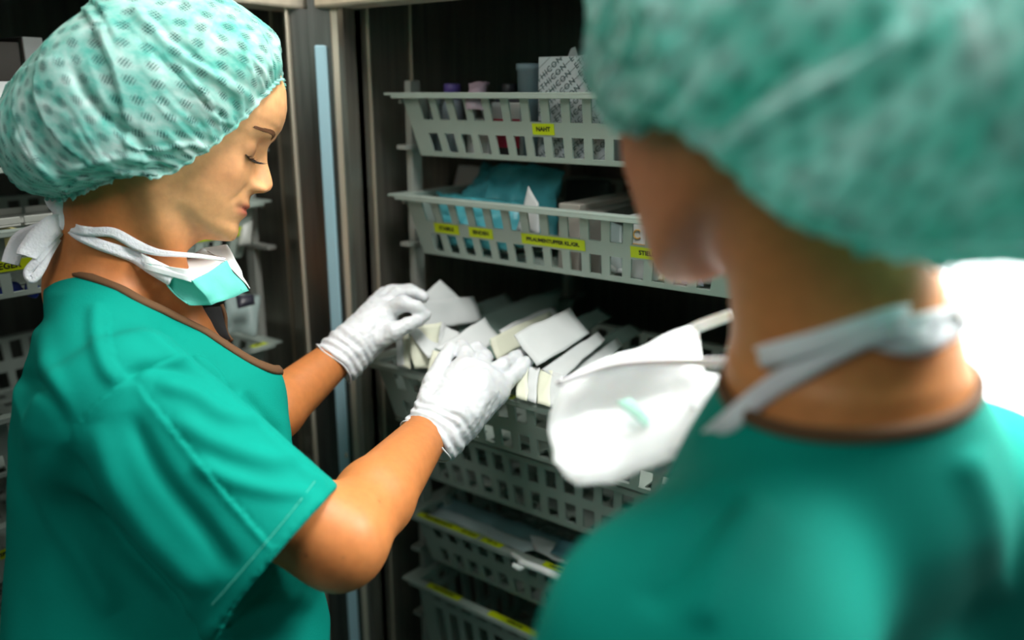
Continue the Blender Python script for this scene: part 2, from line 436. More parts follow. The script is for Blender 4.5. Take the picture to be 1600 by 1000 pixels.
for x in (-1.085, -1.118):
    MB().box((x, .8645, .06), (x + .0022, .868, 1.74)).build('panel_bead', M['steel_bright'], lc)
upright(lc, -1.15, .838, 1, 'y'); upright(lc, -1.50, .838, 1, 'y')
for x in (-1.15, -1.5): MB().box((x - .022, .245, .1), (x, .257, 1.62)).build('upright_rail', M['rail'], lc)
# corner post between the cabinets
post = empty('corner_post', (0, 0, 0)); tag(post, 'narrow corner post with a light blue painted reflection between the two steel cabinets', 'post')
MB().hexa(strip(-.2905, -.2585, .03, 1.98, 1.256, .03)).build('post_core', M['steel_dark'], post)
MB().hexa(strip(-.2820, -.2655, .05, 1.668, 1.246, .010)).build('blue_reflection', M['blue_reflection'], post, bevel=.002)
hp = P(500, 40, 1.195)
h_ = MB().lathe([(.0075, 0), (.0075, .030), (.0065, .031), (.0065, .033), (.0075, .034), (.0075, .062), (.0065, .063), (.0065, .066), (.0075, .067), (.0075, .10)], (hp[0], hp[1], 1.668))
h_.build('hinge', M['steel_bright'], post, smooth=False)
s_ = P(541, 711, 1.35)
MB().lathe([(.004, -.002), (.004, .0), (.003, .0015), (.001, .002)], (0, 0, 0), 16).build('screw', M['steel_bright'], post).matrix_local = Matrix.Translation(Vector(s_)) @ Matrix.Rotation(math.atan2(.8, .6) - math.pi / 2 + .0, 4, 'Z') @ Matrix.Rotation(math.pi / 2, 4, 'X')

# ================================================================== baskets
def wall_panel(mb, c00, c10, c01, c11, cols, rows):
    """perforated sheet; c00,c10 top corners, c01,c11 bottom corners; cols=[(u0,u1)] rows=[(v0,v1)] hole spans"""
    c00, c10, c01, c11 = [np.array(c, float) for c in (c00, c10, c01, c11)]
    us = sorted({0, 1, *[u for c in cols for u in c]}); vs = sorted({0, 1, *[x for r in rows for x in r]})
    base = len(mb.v)
    for vv in vs:
        for u in us: mb.v.append(tuple((c00 * (1 - u) + c10 * u) * (1 - vv) + (c01 * (1 - u) + c11 * u) * vv))
    nu = len(us)
    for j in range(len(vs) - 1):
        for i in range(nu - 1):
            um = (us[i] + us[i + 1]) / 2; vm = (vs[j] + vs[j + 1]) / 2
            if any(a < um < b for a, b in cols) and any(a < vm < b for a, b in rows): continue
            q = base + j * nu + i; mb.f.append((q, q + 1, q + 1 + nu, q + nu)); mb.m.append(0)
W, DP = .575, .40
def basket(name, label, H, rows, n=15, mat_=None):
    """rim front-left corner at the origin, x along the front, y into the cabinet, rim at z=0"""
    root = empty(name); tag(root, label, 'basket', 'grey perforated pull-out baskets')
    fl = .024; dr = .02
    a, b = fl, W - fl; y0, y1 = .014, DP - .014
    ab, bb = a + dr, b - dr; y0b, y1b = y0 + .016, y1 - .016
    mb = MB()
    pitch = .0321; wh = .019
    L_ = b - a
    st = (L_ - pitch * (n - 1)) / 2
    cols = [((st + k * pitch - wh / 2) / L_, (st + k * pitch + wh / 2) / L_) for k in range(n)]
    wall_panel(mb, (a, y0, 0), (b, y0, 0), (ab, y0b, -H), (bb, y0b, -H), cols, rows)
    wall_panel(mb, (a, y1, 0), (b, y1, 0), (ab, y1b, -H), (bb, y1b, -H), cols, rows)
    n2 = 10; L2 = y1 - y0; cols2 = [((k + .5) / n2 - .027, (k + .5) / n2 + .027) for k in range(n2)]
    wall_panel(mb, (a, y0, 0), (a, y1, 0), (ab, y0b, -H), (ab, y1b, -H), cols2, rows)
    wall_panel(mb, (b, y0, 0), (b, y1, 0), (bb, y0b, -H), (bb, y1b, -H), cols2, rows)
    ncb, nrb = 12, 8
    wall_panel(mb, (ab, y0b, -H), (bb, y0b, -H), (ab, y1b, -H), (bb, y1b, -H),
               [((k + .25) / ncb, (k + .75) / ncb) for k in range(ncb)], [((k + .25) / nrb, (k + .75) / nrb) for k in range(nrb)])
    body = mb.build('basket_body', mat_ or M['plastic'], root)
    md = body.modifiers.new('thickness', 'SOLIDIFY'); md.thickness = .0028; md.offset = 0
    r = MB()
    r.box((0, 0, -.001), (W, y0 + .002, .003)); r.box((0, y1 - .002, -.001), (W, DP, .003))
    r.box((0, y0, -.001), (a + .002, y1, .003)); r.box((b - .002, y0, -.001), (W, y1, .003))
    r.box((.014, 0, -.005), (W - .014, .002, .0)); 
    r.build('rim', mat_ or M['plastic'], root, bevel=.0012)
    return root
ROW2 = [(.05, .40), (.62, .93)]
def place_basket(root, X, Y, Z, left=False):
    root.location = (X, Y, Z); root.rotation_euler = (0, 0, math.pi / 2 if left else 0); return root
def bl(root, s, x0, x1, z0=-.0345, H=.085, top=False, part='label', size=None):
    """yellow label strip: on the front band, or on the rim (top)"""
    if top:
        M4 = Matrix.Translation(((x0 + x1) / 2, .0095, .0034)); h = .0125
    else:
        tilt = math.atan2(.016, H)
        zc = z0 - .0085; yy = .014 + .016 * (-zc / H) - .0022
        M4 = Matrix.Translation(((x0 + x1) / 2, yy, zc)) @ Matrix.Rotation(math.pi / 2 + 0 + tilt, 4, 'X'); h = .0145
    wd = x1 - x0
    m = MB().box((-wd / 2, -h / 2, -.0003), (wd / 2, h / 2, .0003)); o = m.build(part, M['label'], root)
    o.data.transform(M4)
    if s:
        t = text('lettering', s, size or h * .55, M4 @ Matrix.Translation((0, 0, .0004)), M['ink'], o, bold=.0003)
        return t
BX = -.895
b1 = place_basket(basket('supply_basket', 'topmost grey basket, holding the box printed with repeated green-black letters', .085, ROW2), BX, YF, RIM[0])
b2 = place_basket(basket('supply_basket', 'grey basket with four yellow labels and a teal wrapped pack, second from the top', .085, ROW2), BX, YF, RIM[1])
b3 = place_basket(basket('supply_basket', 'pulled-out grey basket full of white sterile packets under the gloved hands', .085, ROW2), BX + .002, YF - .074, RIM[2])
b4 = place_basket(basket('supply_basket', 'dark grey basket with shadowed holes directly below the pulled-out one', .10, [(.12, .42), (.58, .90)], 15), BX, YF, RIM[3])
b5 = place_basket(basket('supply_basket', 'grey basket with three yellow labels on its rim, holding long flat pouches', .085, ROW2), BX, YF, RIM[4])
b6 = place_basket(basket('supply_basket', 'deep grey basket at the very bottom of the right cabinet', .19, [(.06, .12), (.2, .62), (.7, .93)]), BX, YF, RIM[5])
# labels by measured place
def lx(px, py, Y=YF + .02): return onY(px, py, Y)[0] - BX
bl(b1, 'NAHT', lx(832, 203), lx(866, 204))
bl(b2, 'STABILE', lx(679, 358), lx(717, 362))
bl(b2, 'BINDEN', lx(733, 367), lx(770, 371))
bl(b2, 'PFLAUMENTUPFER KL./GR.', lx(815, 378), lx(914, 390), size=.0072)
bl(b2, 'STIELCHEN', lx(985, 400), lx(1058, 410))
bl(b3, 'TUPFER', onZ(775, 616, RIM[2])[0] - BX, onZ(803, 625, RIM[2])[0] - BX, top=True)
bl(b5, 'ABSAUGKATHETER', onZ(632, 818, RIM[4])[0] - BX, onZ(688, 848, RIM[4])[0] - BX, top=True)
bl(b5, 'CH 12/14', onZ(690, 848, RIM[4])[0] - BX, onZ(722, 858, RIM[4])[0] - BX, top=True)
bl(b5, 'CH 16', onZ(727, 862, RIM[4])[0] - BX, onZ(766, 870, RIM[4])[0] - BX, top=True)
bl(b5, 'URINBEUTEL', onZ(824, 903, RIM[4])[0] - BX, onZ(880, 924, RIM[4])[0] - BX, top=True)
bl(b6, 'KOMPRESSEN', .05, .12, top=True); bl(b6, 'VERBAND', .18, .28, top=True)

# left cabinet baskets: local x runs along world +Y
LY = .831 - W
LR = [1.592, 1.436, 1.203, 1.06, .93]
l0 = place_basket(basket('supply_basket', 'highest grey basket of the left cabinet, carrying white cartons by the cap', .085, ROW2), XL, LY, LR[0], True)
l1 = place_basket(basket('supply_basket', 'grey basket behind the woman with blue packs, its yellow label ending in GER', .085, ROW2), XL, LY, LR[1], True)
l2 = place_basket(basket('supply_basket', 'grey basket of the left cabinet behind her chest, its corner poking out past the V-neck', .085, ROW2), XL, LY, LR[2], True)
l3 = place_basket(basket('supply_basket', 'dark grey basket low at the left edge, behind her back', .085, ROW2), XL, LY, LR[3], True)
l4 = place_basket(basket('supply_basket', 'lowest dim grey basket at the left edge', .10, ROW2), XL, LY, LR[4], True)
def ly(px, py): return onX(px, py, XL - .02)[1] - LY
bl(l1, 'TRAEGER', ly(-52, 455), ly(58, 432), size=.0115)
bl(l1, '', ly(62, 432), ly(80, 428))
bl(l1, 'NADELN', ly(295, 391), ly(388, 371))
bl(l2, 'SETS', ly(395, 545) - .01, ly(418, 541) - .01, top=True)
bl(l3, 'SPRITZEN', ly(-30, 700), ly(14, 688))
bl(l4, 'KANUELEN', ly(-30, 900), ly(30, 876))
for z in LR:
    for y in (.826, .262):
        MB().box((-1.50, y, z - .012), (-1.12, y + .006, z - .006)).build('runner', M['rail'], lc)
    MB().box((-1.16, .824, z - .078), (-1.11, .840, z - .072)).build('rail_bracket', M['rail'], lc)
# ================================================================== people
ZT = np.array([-.14, -.096, -.088, -.08, -.065, -.045, -.02, 0, .03, .06, .09, .11, .121, .126, .1275])
WT = np.array([.028, .031, .036, .043, .0515, .059, .066, .070, .075, .073, .062, .045, .028, .012, .003])
ZF = np.array([-.14, -.096, -.09, -.084, -.075, -.066, -.055, -.044, -.03, -.012, .008, .024, .036, .049, .06, .072, .09, .104, .115, .122, .1275])
XF = np.array([.062, .078, .0845, .0885, .0895, .0865, .0875, .0875, .0865, .0845, .083, .0845, .089, .0935, .0935, .0915, .084, .073, .056, .035, .005])
ZB = np.array([-.14, -.09, -.06, -.02, .03, .06, .09, .11, .122, .1275])
XB = np.array([-.05, -.055, -.064, -.086, -.098, -.095, -.078, -.055, -.03, -.008])
ZN = np.array([-.036, -.031, -.0275, -.024, -.019, -.0125, -.006, .002, .012, .022, .030, .04])
DN = np.array([0, .0015, .0045, .0125, .0195, .0215, .0185, .0135, .0075, .003, .001, 0])
ZL = np.array([-.062, -.057, -.0535, -.0495, -.0478, -.046, -.043, -.039, -.034, -.031])
DL = np.array([0, .0022, .0040, .0024, -.0022, .0028, .0040, .0018, .0006, 0])
def head_fn(q):
    x, y, z = q[:, 0], q[:, 1], q[:, 2]; ay = np.abs(y)
    W_ = np.interp(z, ZT, WT); Fx = np.interp(z, ZF, XF); Bx = np.interp(z, ZB, XB)
    d = np.interp(z, ZN, DN, 0, 0)
    wn = np.interp(z, [-.03, -.022, -.012, .0, .02, .04], [.0135, .0125, .0095, .0075, .0075, .012])
    d = d * np.exp(-np.abs(ay / wn) ** 2.6)
    ala = .010 * np.exp(-((ay - .0125) / .0055) ** 2 - ((z + .0205) / .006) ** 2)
    d = d + ala
    lipw = np.exp(-(ay / .0215) ** 4)
    d = d + np.interp(z, ZL, DL, 0, 0) * lipw * (1 - .35 * (ay / .022) ** 2)
    d = d - .0020 * np.exp(-(ay / .0035) ** 2) * np.exp(-((z + .035) / .005) ** 2)
    d = d - .0016 * np.exp(-((ay - .0245) / .005) ** 2 - ((z + .049) / .005) ** 2)          # mouth corner
    d = d - .0085 * np.exp(-((ay - .024) / .0125) ** 2 - ((z - .016) / .0105) ** 2)          # eye socket
    d = d + .0030 * np.exp(-((ay - .030) / .016) ** 2 - ((z - .036) / .006) ** 2)            # brow ridge
    d = d + .0035 * np.exp(-((ay - .042) / .015) ** 2 - ((z + .015) / .014) ** 2)            # cheekbone
    d = d - .0020 * np.exp(-((ay - .022 - (-.02 - z) * .45) / .0045) ** 2) * sst(-z, .018, .028) * sst(z, -.052, -.04)   # nasolabial fold
    d = d * sst(x, .015, .055)
    n = np.where(x > 0, 2.25, 2.0)
    fx = np.where(x > 0, np.abs(x - d) / np.maximum(Fx, .004), np.abs(x) / np.maximum(-Bx, .004))
    rho = (fx ** n + (ay / W_) ** n) ** (1 / n)
    f = (rho - 1) * np.minimum(.07, np.maximum(W_, .01))
    eye = np.linalg.norm(q * [1, 1, 1] - np.stack([np.full_like(x, .0665), np.sign(y) * .0305, np.full_like(x, .0125)], 1), axis=1) - .0125
    f = smin(f, eye, .006)
    lid = np.exp(-((z - .0035 + .0 * ay) / .0009) ** 2) * np.exp(-((ay - .031) / .0125) ** 4) * sst(x, .055, .065)
    f = f + .0012 * lid                                                                        # lash line
    nostril = ellipsoid(np.stack([x, ay, z], 1), (.0935, .0068, -.0235), np.eye(3), (.0062, .0030, .0034))
    f = smax(f, -nostril, .002)
    top = (z - .1275); f = np.maximum(f, top)
    jn = nz([-.34, 0, -1.0]); jaw = (q - np.array([.080, 0, -.0935])) @ jn
    return smax(f, jaw, .014)
def frame(fwd, up):
    f_ = nz(fwd); u_ = nz(np.asarray(up) - f_ * (np.asarray(up) @ f_)); l_ = np.cross(u_, f_)
    return np.array([f_, l_, u_])       # rows: forward, left, up
def cv(r, u, f): return R * r + U * u + F * f

def hit(fn, px, py, off=0.0, t0=.3, t1=1.5):
    """first point of the surface on the ray through a photo pixel, lifted off it"""
    ts = np.linspace(t0, t1, 700); d = fn(CAM + ts[:, None] * Dr(px, py)); i = np.where(d < off)[0]
    if not len(i): i = [int(np.argmin(d))]
    return CAM + ts[i[0]] * Dr(px, py)
def plane_fit(pts, up=True):
    c = np.mean(pts, 0); n = np.linalg.svd(np.array(pts) - c)[2][2]
    return c, (n if n[2] > 0 else -n)
def torso_fn(secs, tf):
    """secs: list of (center, a(fore-aft), b(lateral)); horizontal sections interpolated in z"""
    secs = sorted(secs, key=lambda s: s[0][2]); zs = np.array([s[0][2] for s in secs]); C = np.array([s[0] for s in secs]); A = np.array([s[1] for s in secs]); B = np.array([s[2] for s in secs])
    ff = nz([tf[0], tf[1], 0]); ll = np.array([-ff[1], ff[0], 0])
    def fn(p):
        z = p[:, 2]; c = np.stack([np.interp(z, zs, C[:, 0]), np.interp(z, zs, C[:, 1])], 1); a = np.interp(z, zs, A); b = np.interp(z, zs, B)
        q = p[:, :2] - c; x = q @ ff[:2]; y = q @ ll[:2]
        rho = ((np.abs(x) / a) ** 2.3 + (np.abs(y) / b) ** 2.3) ** (1 / 2.3)
        f = (rho - 1) * np.minimum(a, b)
        return np.maximum(np.maximum(f, zs[0] - z), z - zs[-1])
    return fn
def smooth_union(p, parts, k):
    d = None
    for g in parts:
        e = g(p); d = e if d is None else smin(d, e, k)
    return d
def cap_(a, b, ra, rb): return lambda p: capsule(p, a, b, ra, rb)

def cloth_shell(name, V, Q, cuts, material, parent, thick=.0022):
    """cuts: (point, normal(outer), centre, radius): cut away the cloth beyond the plane near centre"""
    me = bpy.data.meshes.new(name + '_tmp')
    me.from_pydata(V.tolist(), [], Q.tolist()); me.update()
    bm = bmesh.new(); bm.from_mesh(me); bpy.data.meshes.remove(me)
    for (pt, no, c, rad) in cuts:
        c_ = Vector(c)
        fs = [f for f in bm.faces if (f.verts[0].co - c_).length < rad]
        geom = list({e for f in fs for e in f.edges}) + list({v for f in fs for v in f.verts}) + fs
        bmesh.ops.bisect_plane(bm, geom=geom, plane_co=Vector(pt), plane_no=Vector(no), clear_outer=True, dist=1e-5)
    # keep the biggest island
    bm.verts.ensure_lookup_table(); seen = set(); best = []
    for v in bm.verts:
        if v.index in seen: continue
        st = [v]; seen.add(v.index); isl = []
        while st:
            x = st.pop(); isl.append(x)
            for e in x.link_edges:
                o = e.other_vert(x)
                if o.index not in seen: seen.add(o.index); st.append(o)
        if len(isl) > len(best): best = isl
    bs = set(best); bmesh.ops.delete(bm, geom=[v for v in bm.verts if v not in bs], context='VERTS')
    # boundary loops
    loops = []; be = {e for e in bm.edges if len(e.link_faces) == 1}
    while be:
        e = be.pop(); v0, v = e.verts; L = [v0.co.copy(), v.co.copy()]; cur = v
        while True:
            nx = [x for x in cur.link_edges if x in be]
            if not nx: break
            e = nx[0]; be.discard(e); cur = e.other_vert(cur); L.append(cur.co.copy())
        loops.append(np.array([tuple(x) for x in L]))
    me = bpy.data.meshes.new(name); bm.to_mesh(me); bm.free()
    o = link(name, me, material, parent, True)
    md = o.modifiers.new('thickness', 'SOLIDIFY'); md.thickness = thick; md.offset = 0
    return o, loops
def loop_near(loops, c):
    return min((l for l in loops if len(l) > 60 and np.linalg.norm(l[0] - l[-1]) < .01), key=lambda l: np.linalg.norm(l.mean(0) - np.asarray(c)))
def resample_loop(l, n):
    if np.linalg.norm(l[0] - l[-1]) > 1e-6: l = np.vstack([l, l[:1]])
    s = np.r_[0, np.cumsum(np.linalg.norm(np.diff(l, axis=0), axis=1))]
    q = np.stack([np.interp(np.linspace(0, s[-1], n, endpoint=False), s, l[:, k]) for k in range(3)], 1)
    for _ in range(3): q = .5 * q + .25 * (np.roll(q, 1, 0) + np.roll(q, -1, 0))
    return q
def binding(name, loop, normal_in, width, thick, material, parent, n=220, fn=None):
    """flat bias tape along the neckline: goes `width` down from the edge"""
    q = resample_loop(loop, n); c = q.mean(0); v = []; f = []
    G = np.stack([fn(q + e) - fn(q - e) for e in np.eye(3) * .004], 1); G /= np.linalg.norm(G, axis=1)[:, None] + 1e-12
    for _ in range(4): G = .5 * G + .25 * (np.roll(G, 1, 0) + np.roll(G, -1, 0))
    T_ = np.roll(q, -1, 0) - np.roll(q, 1, 0); sgn = -np.sign((np.cross(T_, G) @ nz(normal_in)).sum())
    for i in range(n):
        t = nz(q[(i + 1) % n] - q[i - 1]); out = nz(G[i] - t * (G[i] @ t)); dn = nz(np.cross(t, out)) * sgn
        k = 8
        for j in range(k):
            a = 2 * math.pi * j / k
            v.append(q[i] + dn * (width * .28 + width * .5 * math.cos(a)) + out * (thick * math.sin(a) + .0015))
    for i in range(n):
        i2 = (i + 1) % n
        for j in range(8):
            j2 = (j + 1) % 8; f.append((i * 8 + j, i * 8 + j2, i2 * 8 + j2, i2 * 8 + j))
    return mesh(name, v, f, material, parent, True)

def folds(V, Q, N, specs):
    """specs: (polyline of pixels, width px, height m, kind) relief along cloth folds on the camera-facing side of the garment"""
    x, y, t = 800 + FPX * ((V - CAM) @ R) / ((V - CAM) @ F), 500 - FPX * ((V - CAM) @ U) / ((V - CAM) @ F), (V - CAM) @ F
    face = sst(-(N @ F), .05, .3)
    H = np.zeros(len(V))
    for poly, wpx, h, kind in specs:
        pl = catmull(np.array(poly, float), 24)
        best = np.full(len(V), 1e9); side = np.zeros(len(V)); along = np.zeros(len(V))
        for i in range(23):
            a = pl[i]; b = pl[i + 1]; ba = b - a; L2 = ba @ ba
            px = x - a[0]; py = y - a[1]; u = np.clip((px * ba[0] + py * ba[1]) / L2, 0, 1)
            dx = px - ba[0] * u; dy = py - ba[1] * u; d = np.hypot(dx, dy); m = d < best
            best = np.where(m, d, best); side = np.where(m, np.sign(ba[0] * py - ba[1] * px), side); along = np.where(m, (i + u) / 23, along)
        tap = sst(along, -.02, .18) * sst(1 - along, -.02, .18)
        if kind == 'ridge': g = np.exp(-(best / wpx) ** 2)
        elif kind == 'step': s = best * side; g = np.where(s > 0, np.exp(-(s / wpx)), -0.4 * np.exp(s / (wpx * .5))) * (1 - np.exp(-(best / 2.5) ** 2) * .4)
        H += h * g * tap
    return V + N * (H * face)[:, None]

# ------------------------------------------------------------------ bouffant cap
def bouffant(root, head_o, fr, rings, apex, seed, name='bouffant_cap', amp=1.0, gath=1.0, specs=None, nphi=420, nv=110):
    """rings: lists of local points for phi = 0 (front) .. 180 (back), mirrored left-right"""
    rs = np.random.RandomState(seed)
    ph = np.linspace(0, 2 * math.pi, nphi, endpoint=False)
    def ring(pts, left=None):
        half = np.array(pts, float); n = len(half)
        full = np.vstack([half, (half * [1, -1, 1])[1:-1][::-1]]); m = len(full)
        ext = np.vstack([full[-2:], full, full[:3]]); out = []
        u = ph / (2 * math.pi) * m
        for t in u:
            i = int(t); a = t - i; p0, p1, p2, p3 = ext[i + 1], ext[i + 2], ext[i + 3], ext[i + 4]
            out.append(.5 * ((2 * p1) + (-p0 + p2) * a + (2 * p0 - 5 * p1 + 4 * p2 - p3) * a * a + (-p0 + 3 * p1 - 3 * p2 + p3) * a ** 3))
        return np.array(out)
    RR = [ring(r) for r in rings] + [np.repeat(np.array([apex], float), nphi, 0)]
    RR = np.array(RR); m = len(RR)
    vs = np.linspace(0, 1, nv) ** 1.15 * (m - 1)
    G = np.zeros((nv, nphi, 3))
    for k, t in enumerate(vs):
        i = min(int(t), m - 2); u = t - i; p0, p1, p2, p3 = RR[max(i - 1, 0)], RR[i], RR[i + 1], RR[min(i + 2, m - 1)]
        G[k] = .5 * ((2 * p1) + (-p0 + p2) * u + (2 * p0 - 5 * p1 + 4 * p2 - p3) * u * u + (-p0 + 3 * p1 - 3 * p2 + p3) * u ** 3)
    G[-1] = RR[-1]
    du = np.roll(G, -1, 1) - np.roll(G, 1, 1); dv = np.gradient(G, axis=0); N = np.cross(du, dv); N /= np.linalg.norm(N, axis=2)[..., None] + 1e-12
    cen = G.mean((0, 1)); 
    if ((G - cen) * N).sum() < 0: N = -N
    arc = np.cumsum(np.r_[np.zeros((1, nphi)), np.linalg.norm(np.diff(G, axis=0), axis=2)], axis=0)
    tot = arc[-1]; rho = tot - arc
    # gathers: irregular pleats that start at the elastic and die towards the crown
    D = np.zeros((nv, nphi)); PH = np.repeat(ph[None], nv, 0) + .10 * np.sin(arc * 38 + 2 * np.cos(ph * 3)[None]) 
    for k in range(58):
        c = rs.uniform(0, 2 * math.pi); wd = rs.uniform(.022, .06); ln = rs.uniform(.02, .085) * (1.6 if k % 7 == 0 else 1); h = rs.uniform(.0018, .0048)
        sk = rs.uniform(-1.2, 1.2)
        dd = (PH - c - sk * arc * 2 + math.pi) % (2 * math.pi) - math.pi
        D += h * np.maximum(0, 1 - np.abs(dd) / wd) ** 1.3 * np.exp(-(arc / ln) ** 1.6)
    P3 = G.reshape(-1, 3)
    D *= gath; big = np.zeros(nv * nphi)
    for k in range(16):                      # long creases over the crown
        a = rs.uniform(-1, 1, 3); a /= np.linalg.norm(a); cpt = cen + a * .10; dr = nz(rs.uniform(-1, 1, 3)); 
        dr = nz(dr - a * (dr @ a)); s = np.cross(a, dr)
        q = P3 - cpt; l = q @ dr; w_ = q @ s + .25 * l * l / .06 * rs.uniform(-1, 1); dep = q @ a
        g = np.exp(-(l / rs.uniform(.04, .09)) ** 2) * np.exp(-(dep / .06) ** 2)
        wd = rs.uniform(.004, .009)
        big += rs.uniform(.0022, .005) * g * np.where(w_ > 0, np.exp(-w_ / (wd * 1.8)), -.5 * np.exp(w_ / wd))
    big += .0030 * vnoise(P3, 22, seed) + .0014 * vnoise(P3, 55, seed + 3)
    D += big.reshape(nv, nphi) * sst(arc, 0, .03)
    D += .0006 * np.sin(ph * 61 + 3 * np.sin(ph * 7))[None] * np.exp(-(arc / .012) ** 2)
    G = G + N * D[..., None] * amp
    G[0] += N[0] * .0015
    # frill below the elastic
    fr_ = G[0] - (G[1] - G[0]) / (np.linalg.norm(G[1] - G[0], axis=1)[:, None] + 1e-9) * (.003 + .0010 * np.sin(ph * 37 + 2 * np.sin(5 * ph)))[:, None]
    G = np.vstack([fr_[None], G]); rho = np.vstack([rho[:1] + .004, rho])
    UV = np.stack([rho * np.cos(ph)[None], rho * np.sin(ph)[None]], -1).reshape(-1, 2)
    V = G.reshape(-1, 3); nv2 = nv + 1
    i, j = np.meshgrid(np.arange(nv2 - 1), np.arange(nphi), indexing='ij'); j2 = (j + 1) % nphi
    Q = np.stack([i * nphi + j, i * nphi + j2, (i + 1) * nphi + j2, (i + 1) * nphi + j], -1).reshape(-1, 4)
    Vw = V @ fr + head_o
    if specs: Vw = folds(Vw, Q, (N_ := normals_of(Vw, Q)) * (1 if ((Vw - Vw.mean(0)) * N_).sum() > 0 else -1), specs)
    me_o = mesh_np(name, Vw, Q, M['cap'], root)
    uvl = me_o.data.uv_layers.new(name='UVMap')
    li = np.zeros(len(me_o.data.loops), int); me_o.data.loops.foreach_get('vertex_index', li)
    uvl.data.foreach_set('uv', UV[li].ravel().astype(np.float32))
    md = me_o.modifiers.new('thickness', 'SOLIDIFY'); md.thickness = .0008
    return me_o

SKIN = np.array(lin((205, 142, 88))[:3]); 
def skin_cols(V, head_o, fr, arm_tone=(186, 116, 64), face_tone=(222, 166, 116)):
    q = (V - head_o) @ fr.T
    x, y, z = q[:, 0], q[:, 1], q[:, 2]; ay = np.abs(y)
    fa = np.array(lin(face_tone)[:3]); ar = np.array(lin(arm_tone)[:3])
    w_ = (sst(x, -.035, .03) * sst(z, -.125, -.07) * (np.linalg.norm(q, axis=1) < .2))[:, None]
    c = ar * (1 - w_) + fa * w_
    blush = .5 * np.exp(-((ay - .05) / .018) ** 2 - ((z + .02) / .02) ** 2 - ((x - .06) / .03) ** 2) + .6 * np.exp(-((z + .013) / .012) ** 2 - (ay / .016) ** 2) * (x > .08)
    c = c * (1 - blush[:, None] * np.array([.05, .22, .22]))
    lipsm = np.exp(-((z + .0485) / .0075) ** 4) * np.exp(-(ay / .023) ** 4) * (x > .06)
    c = c * (1 - lipsm[:, None]) + np.array(lin((176, 92, 76))[:3]) * lipsm[:, None]
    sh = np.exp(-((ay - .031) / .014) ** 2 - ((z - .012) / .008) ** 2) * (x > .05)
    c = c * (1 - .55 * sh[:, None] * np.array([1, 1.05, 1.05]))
    return c

# ------------------------------------------------------------------ gloved hands
def glove(name, root, palm, fingers, cuff, k=.006, h=.0016, seed=1, label=None):
    """palm: capsules (a,b,ra,rb); fingers: joint chains [(p, r), ...]; cuff: (wrist point, inward dir, radius)"""
    def fn(p):
        d = None
        for a, b, ra, rb in palm:
            e = capsule(p, a, b, ra, rb); d = e if d is None else smin(d, e, .016)
        for ch in fingers:
            e = None
            for (a, ra), (b, rb) in zip(ch[:-1], ch[1:]):
                c = capsule(p, a, b, ra, rb); e = c if e is None else smin(e, c, .004)
            d = smin(d, e, k)
        w0, dr, r0, r1, ln = cuff
        e = capsule(p, w0, w0 + dr * ln, r0, r1); d = smin(d, e, .012)
        return smax(d, -((p - w0) @ dr) , .0015)
    pts = np.array([q for c in palm for q in c[:2]] + [q[0] for ch in fingers for q in ch] + [cuff[0]])
    V, Q = surface(fn, pts.min(0) - .05, pts.max(0) + .05, h)
    V = relax(V, Q, 2, .4); N = normals_of(V, Q)
    w0, dr = cuff[0], cuff[1]; l = (V - w0) @ dr
    wr = np.exp(-(l / .045) ** 2)
    # wrinkles around the wrist, fine creases elsewhere
    ax = nz(np.cross(dr, U)); 
    V = V + N * ((.0013 * np.sin(l * 520 + 3.5 * vnoise(V, 45, seed)) * wr + .0009 * vnoise(V, 90, seed) + .0006 * vnoise(V, 220, seed + 5)))[:, None]
    o = mesh_np(name, V, Q, M['glove'], root)
    # rolled bead of the cuff
    rim = V[np.abs(l) < .0022]; c = rim.mean(0); e1 = nz(np.cross(dr, [0, 0, 1.])); e2 = np.cross(dr, e1)
    ang = np.arctan2((rim - c) @ e2, (rim - c) @ e1); rad = np.linalg.norm(rim - c, axis=1)
    bins = np.linspace(-math.pi, math.pi, 49); rr = []
    for i in range(48):
        m = (ang >= bins[i]) & (ang < bins[i + 1]); rr.append(np.percentile(rad[m], 92) if m.any() else np.median(rad))
    rr = np.array(rr); rr = (rr + np.roll(rr, 1) + np.roll(rr, -1)) / 3
    an = (bins[:-1] + bins[1:]) / 2
    pts = [c + e1 * math.cos(a) * (r + .0012) + e2 * math.sin(a) * (r + .0012) - dr * (.0015 + .0025 * math.sin(3 * a + seed)) for a, r in zip(an, rr)]
    v, f = tube_geo(pts, .0011, 8, True)
    mesh('cuff_bead', v, f, M['glove'], o, True)
    return o
# ================================================================== the woman sorting the packets
wo = empty('person', P(290, 1600, .9)); wo.location = (wo.location.x, wo.location.y, 0)
tag(wo, 'person in teal scrubs, seen from the side, looking down and sorting packets with white gloves', 'person')
bpy.context.view_layer.update()
class Root: pass
def adopt(o, root):
    o.parent = root; o.matrix_parent_inverse = Matrix.Translation(-Vector(root.location)); return o

